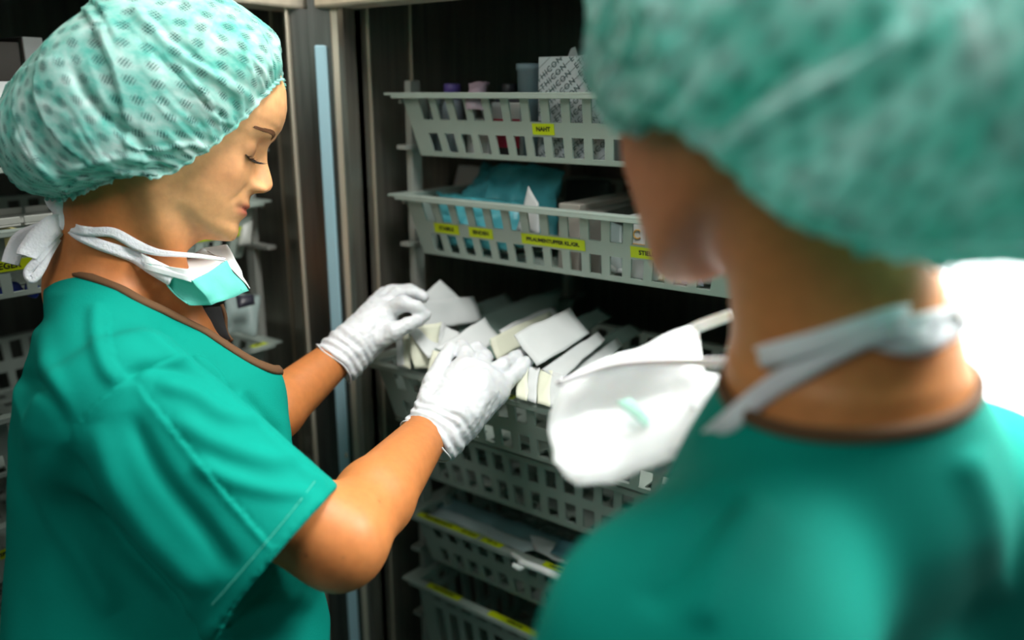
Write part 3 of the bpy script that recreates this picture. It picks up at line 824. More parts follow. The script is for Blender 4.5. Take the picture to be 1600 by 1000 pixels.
az = math.radians(74); ti = math.radians(20)
fwdc = cv(math.sin(az) * math.cos(ti), -math.sin(ti) * 1.0, math.cos(az) * math.cos(ti))
HFR = frame(fwdc, cv(math.sin(ti), math.cos(ti), 0))
HO = P(355, 383, .92) - np.array([.083, 0, -.092]) @ HFR
def hl(x, y, z): return np.array([x, y, z]) @ HFR + HO
nk_top = hl(-.028, 0, -.02); nk_bot = P(178, 450, .93)
shR = P(178, 650, .775); shL = P(262, 560, 1.08)
elR = P(530, 846, .785); wrR = P(668, 676, .985)
elL = P(372, 690, .98); wrL = P(522, 562, 1.12)
tfw = cv(math.sin(math.radians(70)), 0, math.cos(math.radians(70)))
TSEC = [(P(270, 1350, .90), .160, .17), (P(262, 1180, .88), .165, .165), (P(272, 1000, .89), .160, .158), (P(262, 860, .90), .150, .152), (P(245, 740, .91), .138, .152), (P(225, 640, .915), .126, .16), (P(205, 560, .915), .105, .165), (P(190, 505, .925), .07, .10), (P(185, 475, .93), .04, .05)]
torso = torso_fn([(c, a * .9, b * .86) for c, a, b in TSEC], tfw)
def body_fn(p):
    q = (p - HO) @ HFR.T
    d = head_fn(q)
    nk = smin(capsule(p, nk_top, nk_bot, .055, .060), capsule(p, hl(-.045, 0, -.05), P(160, 440, .93), .045, .050), .02)
    nk = smin(nk, capsule(p, hl(-.012, -.052, -.045), P(300, 505, .925), .013, .013), .022)   # neck tendon
    sub = capsule(p, hl(.048, 0, -.074), hl(.016, 0, -.092), .022, .036)
    d = smin(d, sub, .016); d = smin(d, nk, .02)
    tr = smin(torso(p), capsule(p, P(165, 468, .93), shR, .042, .055), .05)
    tr = smin(tr, capsule(p, P(190, 468, .95), shL, .042, .055), .05)
    tr = smin(tr, capsule(p, P(330, 575, .94), P(210, 500, .93), .025, .045), .04)
    d = smin(d, tr, .035)
    ar = smin(capsule(p, shR, elR, .052, .043), capsule(p, elR, elR * .65 + wrR * .35, .041, .0405), .02)
    ar = smin(ar, capsule(p, elR * .65 + wrR * .35, wrR, .0405, .0265), .01)
    ar = smin(ar, capsule(p, wrR, wrR + nz(wrR - elR) * .03, .0265, .026), .01)
    al = smin(capsule(p, shL, elL, .05, .040), capsule(p, elL, elL * .65 + wrL * .35, .038, .036), .02)
    al = smin(al, capsule(p, elL * .65 + wrL * .35, wrL + nz(wrL - elL) * .02, .036, .0245), .01)
    d = smin(d, smin(ar, al, .02), .02)
    return np.maximum(d, .88 - p[:, 2])
pts = np.array([HO, shR, shL, elR, wrR, elL, wrL, P(262, 1000, .88)])
V, Q = surface(body_fn, pts.min(0) - .26, pts.max(0) + .2, .002)
V = relax(V, Q, 1, .3)
body = adopt(mesh_np('body', V, Q, M['skin']), wo)
bc = skin_cols(V, HO, HFR)
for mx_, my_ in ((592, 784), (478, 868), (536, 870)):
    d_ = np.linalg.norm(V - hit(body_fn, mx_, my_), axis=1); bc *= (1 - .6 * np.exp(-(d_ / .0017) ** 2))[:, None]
set_colors(body, bc)

# cap
RING = [
 [(.0735, 0, .101), (.070, .047, .081), (.050, .070, .020), (.018, .077, -.034), (-.030, .070, -.062), (-.066, .050, -.094), (-.103, 0, -.106)],
 [(.069, 0, .119), (.060, .060, .098), (.022, .088, .045), (-.028, .098, -.030), (-.078, .086, -.078), (-.108, .058, -.102), (-.128, 0, -.106)],
 [(.052, 0, .141), (.028, .064, .116), (-.023, .096, .070), (-.080, .104, .010), (-.122, .086, -.040), (-.148, .056, -.068), (-.162, 0, -.072)],
 [(-.005, 0, .155), (-.020, .052, .136), (-.062, .078, .103), (-.108, .082, .053), (-.138, .066, .010), (-.153, .042, -.006), (-.166, 0, -.006)],
 [(-.055, 0, .156), (-.062, .028, .146), (-.085, .042, .126), (-.108, .040, .098), (-.122, .033, .080), (-.132, .020, .070), (-.136, 0, .074)]]
adopt(bouffant(None, HO, HFR, RING, (-.098, 0, .132), 4, specs=[
 ([(205, 5), (245, 55), (285, 90), (330, 115), (385, 155)], 9, .0055, 'ridge'),
 ([(235, 20), (275, 65), (320, 98), (390, 140)], 6, -.003, 'ridge'),
 ([(275, 95), (310, 130), (335, 165), (350, 215)], 6, .004, 'step'),
 ([(240, 150), (268, 180), (300, 212), (332, 236)], 6, .004, 'step'),
 ([(110, 100), (135, 150), (180, 195), (215, 215), (240, 250), (285, 275)], 9, -.0055, 'ridge'),
 ([(100, 268), (150, 255), (200, 246), (285, 262)], 6, .004, 'ridge'),
 ([(95, 300), (130, 275), (190, 268), (260, 280)], 7, .004, 'step'),
 ([(20, 200), (45, 240), (85, 280), (110, 305)], 8, .004, 'ridge'),
 ([(395, 25), (415, 75), (424, 112)], 5, .003, 'ridge'), ([(360, 20), (385, 75), (402, 128)], 5, .003, 'step'),
 ([(300, 150), (330, 180), (368, 196)], 5, .003, 'ridge'), ([(255, 205), (285, 232), (312, 250)], 5, .003, 'ridge'),
 ([(60, 110), (120, 60), (190, 40)], 9, .003, 'ridge')]), wo)

# lashes, lash line, eyebrow on both sides
def face_x(y, z):
    xs = np.linspace(.03, .13, 400); q = np.column_stack([xs, np.full(400, y), np.full(400, z)]); d = head_fn(q)
    i = np.where(d < 0)[0]; return xs[i[-1]] if len(i) else .05
for sgn in (-1, 1):
    m = MB()
    line = [np.array([face_x(sgn * a, z) + .0004, sgn * a, z]) for a, z in zip(np.linspace(.019, .0425, 12), .0035 + .002 * np.linspace(-1, 1, 12) ** 2)]
    v, f = tube_geo([q @ HFR + HO for q in line], np.concatenate([np.linspace(.0006, .0013, 6), np.linspace(.0013, .0007, 6)]), 6); m.add(v, f)
    for i, u in enumerate(np.linspace(0, 1, 26)):
        b0 = line[int(u * 11)] * (1 - (u * 11) % 1) + line[min(int(u * 11) + 1, 11)] * ((u * 11) % 1)
        ln = .012 + .003 * math.sin(i * 2.1); out = nz([.9 - .55 * u, sgn * (-.15 + .9 * u), -.42]); 
        c = [b0 + out * ln * s + np.array([.1, 0, .55]) * (ln * s * s) for s in np.linspace(0, 1, 6)]
        v, f = tube_geo([q @ HFR + HO for q in c], np.linspace(.00055, .0001, 6), 5); m.add(v, f)
    adopt(m.build('eyelashes', M['hair'], None, smooth=True), wo)
    m = MB(); rs = np.random.RandomState(3)
    for i in range(420):
        u = rs.rand(); a = .011 + .036 * u; zc = .0355 + .0055 * math.sin(min(u * 1.25, 1) * 2.2) - .004 * u
        z = zc + rs.uniform(-1, 1) * 0.0032 * (1 - .6 * u)
        p0 = np.array([face_x(sgn * a, z), sgn * a, z]); a2 = a + .005; z2 = z + .0012 - .002 * u; p1 = np.array([face_x(sgn * a2, z2) + .0004, sgn * a2, z2])
        v, f = tube_geo([p0 @ HFR + HO, ((p0 + p1) / 2 + [.0004, 0, 0]) @ HFR + HO, p1 @ HFR + HO], [.00026, .0003, .00008], 4); m.add(v, f)
    adopt(m.build('eyebrow', M['brow'], None, smooth=True), wo)

# scrub top
slA = P(160, 612, .768); slB = P(431, 874, .765); sdir = nz(slB - slA)
slLA = P(262, 575, 1.07); slLB = P(352, 690, 1.0)
T2 = torso_fn(TSEC, tfw)
hemmaj = nz(P(517, 770, .765) - P(345, 978, .765)); hemmin = nz(np.cross(sdir, hemmaj))
hemn = nz(np.cross(P(517, 770, .765) - P(345, 978, .765), Dr(431, 874) + .10 * R + .05 * U))
hemn = hemn if hemn @ sdir > 0 else -hemn
def sleeve(p, A, B, mj, mn, r0, r1, s0, s1):
    d_ = nz(B - A); L_ = np.linalg.norm(B - A); l = (p - A) @ d_; u = np.clip(l / L_, -.3, 1.3)
    x = (p - A) @ mj - 0; y = (p - A) @ mn; a = r0 + (r1 - r0) * u; b = s0 + (s1 - s0) * u
    rho = np.sqrt((x / a) ** 2 + (y / b) ** 2); f = (rho - 1) * np.minimum(a, b)
    return smax(smax(f, l - L_ - .03, .004), -l - .02, .03)
mjR = nz(hemmaj - sdir * (hemmaj @ sdir)); mnR = np.cross(sdir, mjR)
def scrub_fn(p):
    d = T2(p)
    d = smin(d, capsule(p, P(152, 452, .93), shR, .046, .068), .05)
    d = smin(d, capsule(p, P(195, 462, .95), shL, .046, .068), .05)
    s = sleeve(p, slA, slB, mjR, mnR, .076, .086, .068, .066)
    inn = sleeve(p, slA + sdir * .21, slB + sdir * .05, mjR, mnR, .076, .076, .060, .056)
    s = smax(np.maximum(s, (p - slB) @ hemn), -inn, .002)
    d = smin(d, s, .022 * sst(p[:, 2], 1.28, 1.38) + .004)
    s2 = smin(capsule(p, slLA, slLB, .07, .066), capsule(p, P(325, 560, 1.0), P(380, 645, .98), .046, .046), .03)
    d = smin(d, s2, .03)
    d = smin(d, capsule(p, P(215, 520, .885), P(382, 596, .915), .038, .036), .04)
    bust = ellipsoid(p, P(338, 705, .90), np.eye(3), (.070, .070, .10)); d = smin(d, bust, .05)
    return np.maximum(d, .84 - p[:, 2])
pts = np.array([P(145, 425, .93), shR, shL, slB, P(262, 1000, .88)])
V, Q = surface(scrub_fn, pts.min(0) - .25, pts.max(0) + .2, .0028)
V = relax(V, Q, 2, .5); N = normals_of(V, Q)
WF = [
 ([(205, 590), (260, 660), (330, 745), (390, 815), (432, 862)], 7, .0030, 'step'),
 ([(205, 590), (250, 568), (320, 565), (372, 628)], 12, .004, 'step'),
 ([(372, 625), (420, 680), (470, 730), (512, 765)], 10, .003, 'ridge'),
 ([(190, 592), (230, 575), (290, 580), (345, 605), (370, 625)], 11, -.0045, 'ridge'),
 ([(240, 600), (300, 618), (350, 650), (410, 660)], 12, .0035, 'ridge'),
 ([(265, 650), (330, 690), (400, 715), (470, 722)], 15, .0035, 'ridge'),
 ([(300, 720), (360, 750), (430, 768), (490, 772)], 13, .003, 'ridge'),
 ([(150, 660), (185, 760), (260, 860), (330, 930)], 22, .005, 'ridge'),
 ([(200, 640), (250, 740), (320, 830), (370, 900)], 18, -.004, 'ridge'),
 ([(110, 680), (95, 640), (60, 600), (20, 590)], 14, -.004, 'ridge'),
 ([(110, 690), (125, 660), (165, 620), (200, 596)], 5, .0022, 'step'),
 ([(170, 480), (172, 530), (185, 575), (205, 592)], 4, .0018, 'step'),
 ([(150, 470), (150, 520), (165, 575), (190, 600)], 12, .003, 'ridge'),
 ([(215, 500), (280, 560), (340, 600), (380, 640)], 12, .003, 'ridge'),
 ([(60, 500), (70, 560), (100, 640), (110, 680)], 16, .003, 'ridge'),
 ([(380, 610), (420, 660), (460, 700), (500, 745)], 9, -.004, 'ridge'),
 ([(60, 700), (90, 800), (140, 880), (180, 960)], 22, .005, 'ridge'),
 ([(100, 690), (150, 800), (220, 880), (300, 950)], 16, -.006, 'ridge'),
 ([(300, 1000), (380, 960), (450, 940), (520, 935)], 15, .004, 'ridge'),
 ([(345, 960), (395, 905), (440, 845), (500, 765)], 3, .0012, 'step'),
]
V = folds(V, Q, N, [(a_, b_, c_ * 1.5, d_) for a_, b_, c_, d_ in WF])
V = V + N * (.0022 * vnoise(V, 14, 2) + .0012 * vnoise(V, 34, 8))[:, None]
# neckline plane through nape, near side and the point of the V
nA = P(78, 412, .925); nB = P(200, 452, .865); nC = P(425, 585, .97)
nn_pts = [hit(scrub_fn, x, y) for x, y in ((95, 432), (180, 447), (260, 476), (330, 512), (385, 550))]
nA, nno = plane_fit(nn_pts + [nC, P(78, 410, .95)])
ncen = P(210, 445, .935)
hn = sdir; hc = slB
bn = nz(slLB - slLA)
h1 = hit(scrub_fn, 262, 486); h2 = hit(scrub_fn, 405, 570); tl_ = np.array([-nz([tfw[0], tfw[1], 0])[1], nz([tfw[0], tfw[1], 0])[0], 0.])
vn = nz(np.cross(h2 - h1, tl_)); vn = vn if vn[2] > 0 else -vn
cuts = [(nA, nno, ncen, .19), (h1, vn, (h1 + h2) / 2 + tl_ * .075, .150), (slLB, bn, slLB + bn * .06, .10)]
scrub, loops = cloth_shell('scrub_top', V, Q, cuts, M['scrub'], None)
adopt(scrub, wo)
nl = loop_near(loops, ncen)
bd = binding('neck_binding', nl, nno, .012, .0030, M['binding'], None, fn=scrub_fn); bd.parent = scrub

def J(*a): return [(P(x, y, t), r) for x, y, t, r in a]
# right glove (nearer)
dR = nz(wrR - elR)
pR = lambda x, y, t: P(x, y, t)
palm = [(pR(672, 664, .988), pR(722, 578, 1.045), .024, .0165), (pR(684, 672, .985), pR(748, 583, 1.045), .024, .0165), (pR(692, 680, .985), pR(768, 597, 1.045), .024, .0165), (pR(695, 686, .99), pR(776, 614, 1.045), .022, .0155), (pR(720, 640, .995), pR(740, 610, 1.02), .028, .026)]
fing = [J((668, 640, 1.0, .017), (678, 598, 1.03, .014), (690, 570, 1.06, .0110), (704, 545, 1.085, .0092)),        # thumb
        J((722, 585, 1.04, .0130), (728, 553, 1.08, .0105), (722, 542, 1.10, .0092), (716, 548, 1.115, .0085)),     # index, bent into the packets
        J((744, 588, 1.045, .0135), (756, 560, 1.085, .0108), (745, 545, 1.11, .0096), (735, 552, 1.125, .0086)),    # middle
        J((758, 592, 1.05, .0130), (785, 572, 1.07, .0106), (803, 561, 1.09, .0094), (815, 553, 1.105, .0084)),     # ring
        J((768, 612, 1.045, .0125), (793, 596, 1.06, .0102), (812, 580, 1.075, .0092), (825, 566, 1.085, .0082))]     # little
gR = adopt(glove('glove', None, palm, fing, (P(664, 684, .982) - dR * .004, nz(P(722, 610, 1.02) - P(664, 680, .982)), .0315, .028, .03), seed=2), wo)
gR['label'] = 'white glove on the nearer hand'
# left glove (farther)
palm = [(P(530, 556, 1.12), P(588, 478, 1.17), .022, .0150), (P(535, 562, 1.12), P(606, 484, 1.165), .022, .0150), (P(540, 568, 1.12), P(600, 515, 1.15), .023, .018), (P(560, 530, 1.13), P(590, 500, 1.15), .025, .022)]
fing = [J((588, 532, 1.13, .015), (615, 518, 1.125, .0125), (637, 508, 1.13, .0105), (655, 500, 1.14, .0088)),       # thumb
        J((604, 488, 1.15, .0125), (630, 474, 1.14, .0105), (650, 480, 1.14, .0094), (664, 492, 1.145, .0084)),      # index
        J((598, 480, 1.165, .0125), (622, 459, 1.17, .0105), (645, 457, 1.17, .0095), (662, 464, 1.17, .0085)),      # middle
        J((590, 476, 1.18, .0120), (612, 456, 1.19, .0102), (640, 454, 1.195, .0092), (658, 462, 1.20, .0082)),
        J((584, 474, 1.19, .0110), (600, 459, 1.205, .0095), (622, 460, 1.215, .0085), (638, 468, 1.22, .0076))]
dL = nz(wrL - elL)
gL = adopt(glove('glove', None, palm, fing, (P(519, 564, 1.115), nz(P(575, 510, 1.14) - P(519, 564, 1.115)), .0285, .026, .03), seed=5), wo)
gL['label'] = 'white glove on the farther hand'

# trousers
def legs_fn(p):
    c = np.array([wo.location.x, wo.location.y]); ff = nz(tfw)[:2]; ll = np.array([-ff[1], ff[0]]); d = None
    for sg in (-1, 1):
        a = np.r_[c + ll * sg * .085, .86]; b = np.r_[c + ll * sg * .10, .07]
        e = capsule(p, a, b, .105, .078); d = e if d is None else smin(d, e, .05)
    d = smin(d, T2(p), .05)
    return np.maximum(np.maximum(d, .03 - p[:, 2]), p[:, 2] - .90)
V, Q = surface(legs_fn, [wo.location.x - .35, wo.location.y - .35, 0], [wo.location.x + .35, wo.location.y + .35, 1.0], .009)
adopt(mesh_np('scrub_trousers', V, Q, M['scrub'], None), wo)

# the mask pulled down under her chin: an open folded cup hanging from its ties
mk = empty('face_mask', P(300, 430, .9)); tag(mk, 'teal and white surgical mask hanging open below the chin of the woman sorting packets', 'face mask')
A_ = dict(I=P(222, 397, .868), S=P(228, 412, .866), B=P(300, 440, .858), C=P(352, 407, .905), D=P(388, 452, .915), E=P(355, 382, .965), G=P(331, 479, .872), H=P(293, 478, .868), T=P(275, 400, .93), K=P(262, 448, .862), F2=P(318, 388, .985), Wf=P(240, 402, .95))
def sheet(name, polys, mats_, parent, sub=4, amp=.0012, seed=0, thick=.0012):
    """quads given by corner points, subdivided and crinkled"""
    V = []; Fc = []; MI = []
    for (a, b, c, d), mi in polys:
        a, b, c, d = map(np.asarray, (a, b, c, d)); n0 = len(V); k = sub
        for i in range(k + 1):
            for j in range(k + 1):
                u, v = i / k, j / k; V.append((a * (1 - u) + b * u) * (1 - v) + (d * (1 - u) + c * u) * v)
        for i in range(k):
            for j in range(k):
                q = n0 + i * (k + 1) + j; Fc.append((q, q + k + 1, q + k + 2, q + 1)); MI.append(mi)
    V = np.array(V); V = V + amp * np.stack([vnoise(V, 60, seed + i) for i in range(3)], 1)
    me = bpy.data.meshes.new(name); me.from_pydata(V.tolist(), [], Fc); 
    o = link(name, me, mats_, None, True); me.polygons.foreach_set('material_index', MI)
    bm = bmesh.new(); bm.from_mesh(me); bmesh.ops.remove_doubles(bm, verts=bm.verts, dist=1e-4); bm.to_mesh(me); bm.free()
    md = o.modifiers.new('thickness', 'SOLIDIFY'); md.thickness = thick; md.offset = 0
    md2 = o.modifiers.new('edge', 'BEVEL'); md2.width = .0004; md2.segments = 1
    adopt(o, parent); return o
a = A_
MT = [M['mask_teal'], M['mask_white']]
sheet('outer_layer', [((a['S'], a['B'], a['G'], a['H']), 0), ((a['S'], a['H'], a['K'], a['I']), 0), ((a['B'], a['C'], a['D'], a['G']), 0)], MT, mk, 10, .0030, 3)
inw = lambda p, d=.0025: p + F * d
sheet('inner_layer', [((inw(a['S']), inw(a['B']), a['B'] * .3 + a['T'] * .7, a['T']), 1), ((inw(a['C']), inw(a['B']), a['B'] * .3 + a['T'] * .7, a['F2']), 1), ((inw(a['C']), a['D'] + R * .0015, a['E'], a['F2']), 1)], MT, mk, 8, .0018, 9)
sheet('white_edge', [((a['I'] - F * .002, a['S'] - F * .003, a['B'] - F * .002 + U * .012, a['B'] - F * .0025 + U * .001), 1),
                     ((a['S'] - F * .003, a['S'] - F * .003 - U * .006, a['B'] - F * .003 - U * .001, a['B'] - F * .003 + U * .004), 1)], MT, mk, 6, .0006, 4)
p0, p1, p2, p3 = P(361, 437, .9065), P(367, 435, .9085), P(379, 454, .9105), P(372, 456, .9085)
sheet('size_print', [((p0 - F * .003, p1 - F * .003, p2 - F * .003, p3 - F * .003), 0)], [M['darkgreen']], mk, 3, .0002, 5, .0006)
nn = lambda *l: [-Dr(x, y) for x, y in l]
def tie(pl, wd, parent, name='tie', nrm=None, n=60, thick=.0012, fn=None):
    pts = [P(x, y, t) if t else hit(fn, x, y, .0035) for x, y, t in pl]
    o = ribbon(name, pts, wd, nrm or [-Dr(x, y) for x, y, t in pl], M['tie'], None, thick, n); return adopt(o, parent)
tie([(105, 347, .9), (118, 358, 0), (145, 362, 0), (178, 364, 0), (215, 384, 0), (245, 394, 0), (272, 397, .872), (310, 400, .882), (352, 406, .903)], [.012, .010, .009, .010, .011, .007, .005, .004, .003], mk, fn=body_fn)
tie([(103, 345, .9), (118, 364, 0), (150, 380, 0), (185, 392, 0), (212, 402, 0), (240, 418, .866), (270, 434, .860)], [.010, .010, .011, .012, .013, .016, .018], mk, fn=body_fn)
tie([(103, 348, .878), (85, 352, .862), (62, 372, .852), (45, 394, .848), (42, 400, .847)], [.016, .022, .022, .020, .018], mk, 'tie_end')
tie([(103, 350, .877), (85, 372, .862), (62, 402, .854), (44, 424, .853), (50, 436, .855), (62, 424, .857), (76, 396, .860), (90, 372, .866)], [.010, .008, .008, .008, .009, .008, .008, .008], mk, 'tie_end')
tie([(100, 345, .88), (80, 348, .87), (52, 358, .862), (30, 372, .86), (22, 392, .858), (16, 412, .857)], [.006, .006, .009, .012, .016, .016], mk, 'tie_end')
v, f = tube_geo(catmull([P(97, 318, .89), P(100, 335, .880), P(104, 350, .876), P(110, 366, .880)], 14), [.006, .008, .010, .011, .010, .009, .009, .010, .010, .010, .009, .008, .006, .004], 10)
adopt(mesh('knot', v, f, M['tie'], None, True), mk)
tie([(99, 345, .882), (94, 330, .886), (84, 318, .893), (76, 308, .90)], [.012, .014, .014, .010], mk, 'tie')
# black undershirt in the V
us = sheet('undershirt', [((P(345, 478, .975), P(322, 480, .945), P(360, 530, .965), P(354, 518, .985)), 0), ((P(322, 480, .945), P(300, 490, .93), P(330, 530, .95), P(360, 530, .965)), 0)], [M['shirt']], wo, 4, .001, 2)
v, f = tube_geo(catmull([P(346, 476, .985), P(352, 495, .985), P(353, 518, .985), P(362, 532, .98)], 12), .0025, 6)
adopt(mesh('undershirt_binding', v, f, M['binding'], None, True), wo)

# stitching along the sleeve hem and the armhole
m = MB()
def stitches(pl, n):
    q = catmull(np.array(pl, float), n * 2 + 1)
    for i in range(0, n * 2, 2):
        a_ = hit(scrub_fn, *q[i], .0035, .6, .95); b_ = hit(scrub_fn, *q[i + 1], .0035, .6, .95)
        v, f = tube_geo([a_, b_], .0004, 5); m.add(v, f)
stitches([(492, 752), (455, 800), (415, 848), (368, 903), (330, 946)], 60)
adopt(m.build('hem_stitching', mat('pale_thread', (90, 190, 176), .7)), scrub if False else wo)

# ================================================================== the person in the foreground (out of focus)
fo = empty('person', P(1345, 1800, .50)); fo.location.z = 0
tag(fo, 'person in the right foreground, seen blurred from behind in teal scrubs and cap', 'person')
az2 = math.radians(-29); ti2 = math.radians(14)
FFR = frame(cv(math.sin(az2) * math.cos(ti2), -math.sin(ti2), math.cos(az2) * math.cos(ti2)), cv(math.sin(az2) * math.sin(ti2) * .8 + .0, 1, math.cos(az2) * math.sin(ti2) + .08))
FO = P(1172, 165, .50)
def fh(x, y, z): return np.array([x, y, z]) @ FFR + FO
tf2 = cv(math.sin(math.radians(-32)), 0, math.cos(math.radians(-32)))
tff = nz([tf2[0], tf2[1], 0]); tfl = np.array([-tff[1], tff[0], 0]); ZU = np.array([0, 0, 1.])
NB = P(1322, 600, .51)
s2L = P(1085, 1020, .43); s2R = P(1515, 800, .60)
e2L = P(960, 1360, .45); e2R = s2R - ZU * .27 + tff * .03
def sec(dz, a, b, fx=0): return (NB + ZU * dz + tff * fx, a, b)
S2 = [sec(-.75, .13, .17, .02), sec(-.5, .12, .16, .02), sec(-.3, .105, .160, .03), sec(-.18, .10, .148, .025), sec(-.11, .082, .12, .016), sec(-.05, .06, .08, .005), sec(-.01, .04, .05, 0)]
T3 = torso_fn([(c, a * .93, b * .9) for c, a, b in S2], tf2); T4 = torso_fn(S2, tf2)
def fbody(p):
    q = (p - FO) @ FFR.T; d = head_fn(q)
    nk = capsule(p, fh(-.03, 0, -.02), NB + ZU * .0, .054, .056)
    nk = smin(nk, capsule(p, NB + ZU * .02, NB - ZU * .05, .052, .08), .04)
    d = smin(d, nk, .018)
    t = smin(T3(p), capsule(p, NB - ZU * .075, s2L, .042, .046), .04); t = smin(t, capsule(p, NB - ZU * .075, s2R, .042, .046), .04)
    d = smin(d, t, .05)
    d = smin(d, capsule(p, s2L, e2L, .046, .04), .02); d = smin(d, capsule(p, s2R, e2R, .046, .04), .02)
    return np.maximum(d, .9 - p[:, 2])
pts = np.array([FO, NB, s2L, s2R, e2L, e2R])
V, Q = surface(fbody, pts.min(0) - .22, pts.max(0) + .2, .003)
V = relax(V, Q, 1, .3)
fb = adopt(mesh_np('body', V, Q, M['skin']), fo); set_colors(fb, skin_cols(V, FO, FFR, arm_tone=(200, 132, 76), face_tone=(196, 124, 84)))
RING2 = [
 [(.082, 0, .098), (.075, .050, .075), (.058, .066, .025), (.022, .080, -.018), (-.035, .076, -.040), (-.066, .054, -.100), (-.103, 0, -.130)],
 [(.080, 0, .125), (.064, .062, .100), (.036, .086, .045), (-.005, .102, -.012), (-.060, .106, -.060), (-.110, .080, -.125), (-.155, 0, -.138)],
 [(.060, 0, .155), (.035, .080, .135), (-.005, .098, .090), (-.055, .112, .030), (-.115, .112, -.030), (-.165, .075, -.085), (-.205, 0, -.090)],
 [(.000, 0, .178), (-.012, .062, .165), (-.050, .094, .135), (-.095, .100, .085), (-.135, .085, .045), (-.170, .052, .010), (-.195, 0, -.005)],
 [(-.040, 0, .185), (-.050, .034, .178), (-.072, .050, .160), (-.098, .048, .132), (-.118, .040, .110), (-.134, .024, .098), (-.145, 0, .095)]]
adopt(bouffant(None, FO, FFR, RING2, (-.085, 0, .165), 11, amp=1.7, gath=.5, nphi=300, nv=80, specs=[
 ([(1400, 20), (1300, 80), (1200, 130), (1120, 190), (1070, 250)], 26, -.014, 'ridge'),
 ([(1450, 40), (1350, 100), (1250, 150), (1170, 200), (1120, 265)], 24, .010, 'ridge'),
 ([(1500, -10), (1515, 90), (1535, 190), (1590, 270)], 22, .008, 'ridge'),
 ([(1240, 250), (1290, 310), (1360, 350), (1450, 370)], 22, .007, 'step'),
 ([(1010, -10), (1040, 60), (1060, 130)], 20, .006, 'ridge'),
 ([(1260, 180), (1340, 240), (1420, 300)], 22, .005, 'ridge')]), fo)
def fscrub(p):
    d = smin(T4(p), capsule(p, NB + ZU * .03 - tff * .004, NB - ZU * .06, .056, .080), .04)
    d = smin(d, capsule(p, NB - ZU * .055, s2L, .056, .060), .05); d = smin(d, capsule(p, NB - ZU * .045, s2R, .058, .062), .05)
    d = smin(d, capsule(p, s2L, e2L, .072, .082), .05); d = smin(d, capsule(p, s2R, e2R, .068, .078), .05)
    d = smax(d, -((p - e2L) @ nz(s2L - e2L)) - .0 + 0 * d, .01) if False else d
    return np.maximum(d, .85 - p[:, 2])
V, Q = surface(fscrub, pts.min(0) - .25, pts.max(0) + .2, .0045)
V = relax(V, Q, 2, .5); N = normals_of(V, Q)
V = folds(V, Q, N, [([(1150, 760), (1080, 850), (1010, 960)], 22, -.006, 'ridge'), ([(1200, 780), (1130, 880), (1090, 980)], 22, .005, 'ridge'), ([(1500, 700), (1540, 800), (1560, 950)], 26, .004, 'ridge')])
V = V + N * (.003 * vnoise(V, 12, 5))[:, None]
kA, kn = plane_fit([hit(fscrub, x, y) for x, y in ((1190, 655), (1260, 668), (1330, 674), (1400, 672), (1460, 655), (1505, 625), (1528, 585))])
kc = NB - ZU * .01
sc2, loops2 = cloth_shell('scrub_top', V, Q, [(kA, kn, kc, .15)], M['scrub'], None, .003)
adopt(sc2, fo); l2_ = loop_near(loops2, kc)
bd = binding('neck_binding', l2_, kn, .009, .003, M['binding'], None, 160, fn=fscrub); bd.parent = sc2
def legs2(p):
    c = NB[:2] + tff[:2] * .02; d = None
    for sg in (-1, 1):
        e = capsule(p, np.r_[c + tfl[:2] * sg * .08, .82], np.r_[c + tfl[:2] * sg * .09, .07], .098, .075); d = e if d is None else smin(d, e, .05)
    return np.maximum(np.maximum(d, .03 - p[:, 2]), p[:, 2] - .90)
V, Q = surface(legs2, [NB[0] - .3, NB[1] - .3, 0], [NB[0] + .3, NB[1] + .3, 1.0], .010)
adopt(mesh_np('scrub_trousers', V, Q, M['scrub'], None), fo)
fboth = lambda p: np.minimum(fbody(p), fscrub(p) + 1.0 * (((p - kA) @ kn) > 0))
# her mask, white side out, hanging in front of the throat
mk2 = empty('face_mask', P(1000, 640, .58)); tag(mk2, 'blurred white surgical mask hanging below the chin of the person in the right foreground', 'face mask')
q = lambda x, y, t: P(x, y, t)
cupO = [q(864, 722, .60), q(900, 763, .565), q(960, 757, .55), q(1060, 712, .535), q(1150, 645, .53)]
cupM = [q(857, 675, .63), q(915, 640, .635), q(975, 635, .63), q(1060, 610, .61), q(1158, 590, .57)]
cupI = [q(868, 622, .645), q(950, 568, .635), q(1010, 555, .63), q(1060, 560, .62), q(1095, 590, .62)]
cupT = [q(898, 580, .655), q(985, 549, .66), q(1040, 525, .66), q(1078, 508, .66), q(1086, 512, .66)]
pol = []
for A1, B1 in ((cupO, cupM), (cupM, cupI), (cupI, cupT)):
    for i in range(4): pol.append(((A1[i], A1[i + 1], B1[i + 1], B1[i]), 0))
sheet('mask_body', pol, [M['mask_white']], mk2, 5, .002, 7, .0015)
sheet('size_print', [((q(962, 628, .618), q(985, 622, .618), q(1017, 652, .588), q(1010, 668, .580)), 0)], [mat('pale_green_print', (150, 196, 180), .7)], mk2, 3, .0002, 5, .0006)
sheet('mask_edge', [((q(1080, 506, .655), q(1140, 485, .64), q(1145, 500, .64), q(1087, 522, .655)), 0), ((q(1076, 508, .656), q(1090, 512, .655), q(1100, 590, .62), q(1092, 592, .62)), 0), ((q(1092, 590, .62), q(1115, 607, .60), q(1120, 640, .56), q(1080, 640, .57)), 0), ((q(1115, 607, .60), q(1165, 588, .56), q(1150, 640, .54), q(1110, 655, .55)), 0)], [M['mask_white']], mk2, 4, .0006, 3, .0015)
tie([(1020, 730, .555), (1080, 705, .53), (1130, 668, 0), (1180, 625, 0), (1250, 578, 0), (1340, 528, 0), (1410, 508, 0), (1470, 495, .47)], [.012, .012, .012, .013, .014, .014], mk2, thick=.002, fn=fboth)
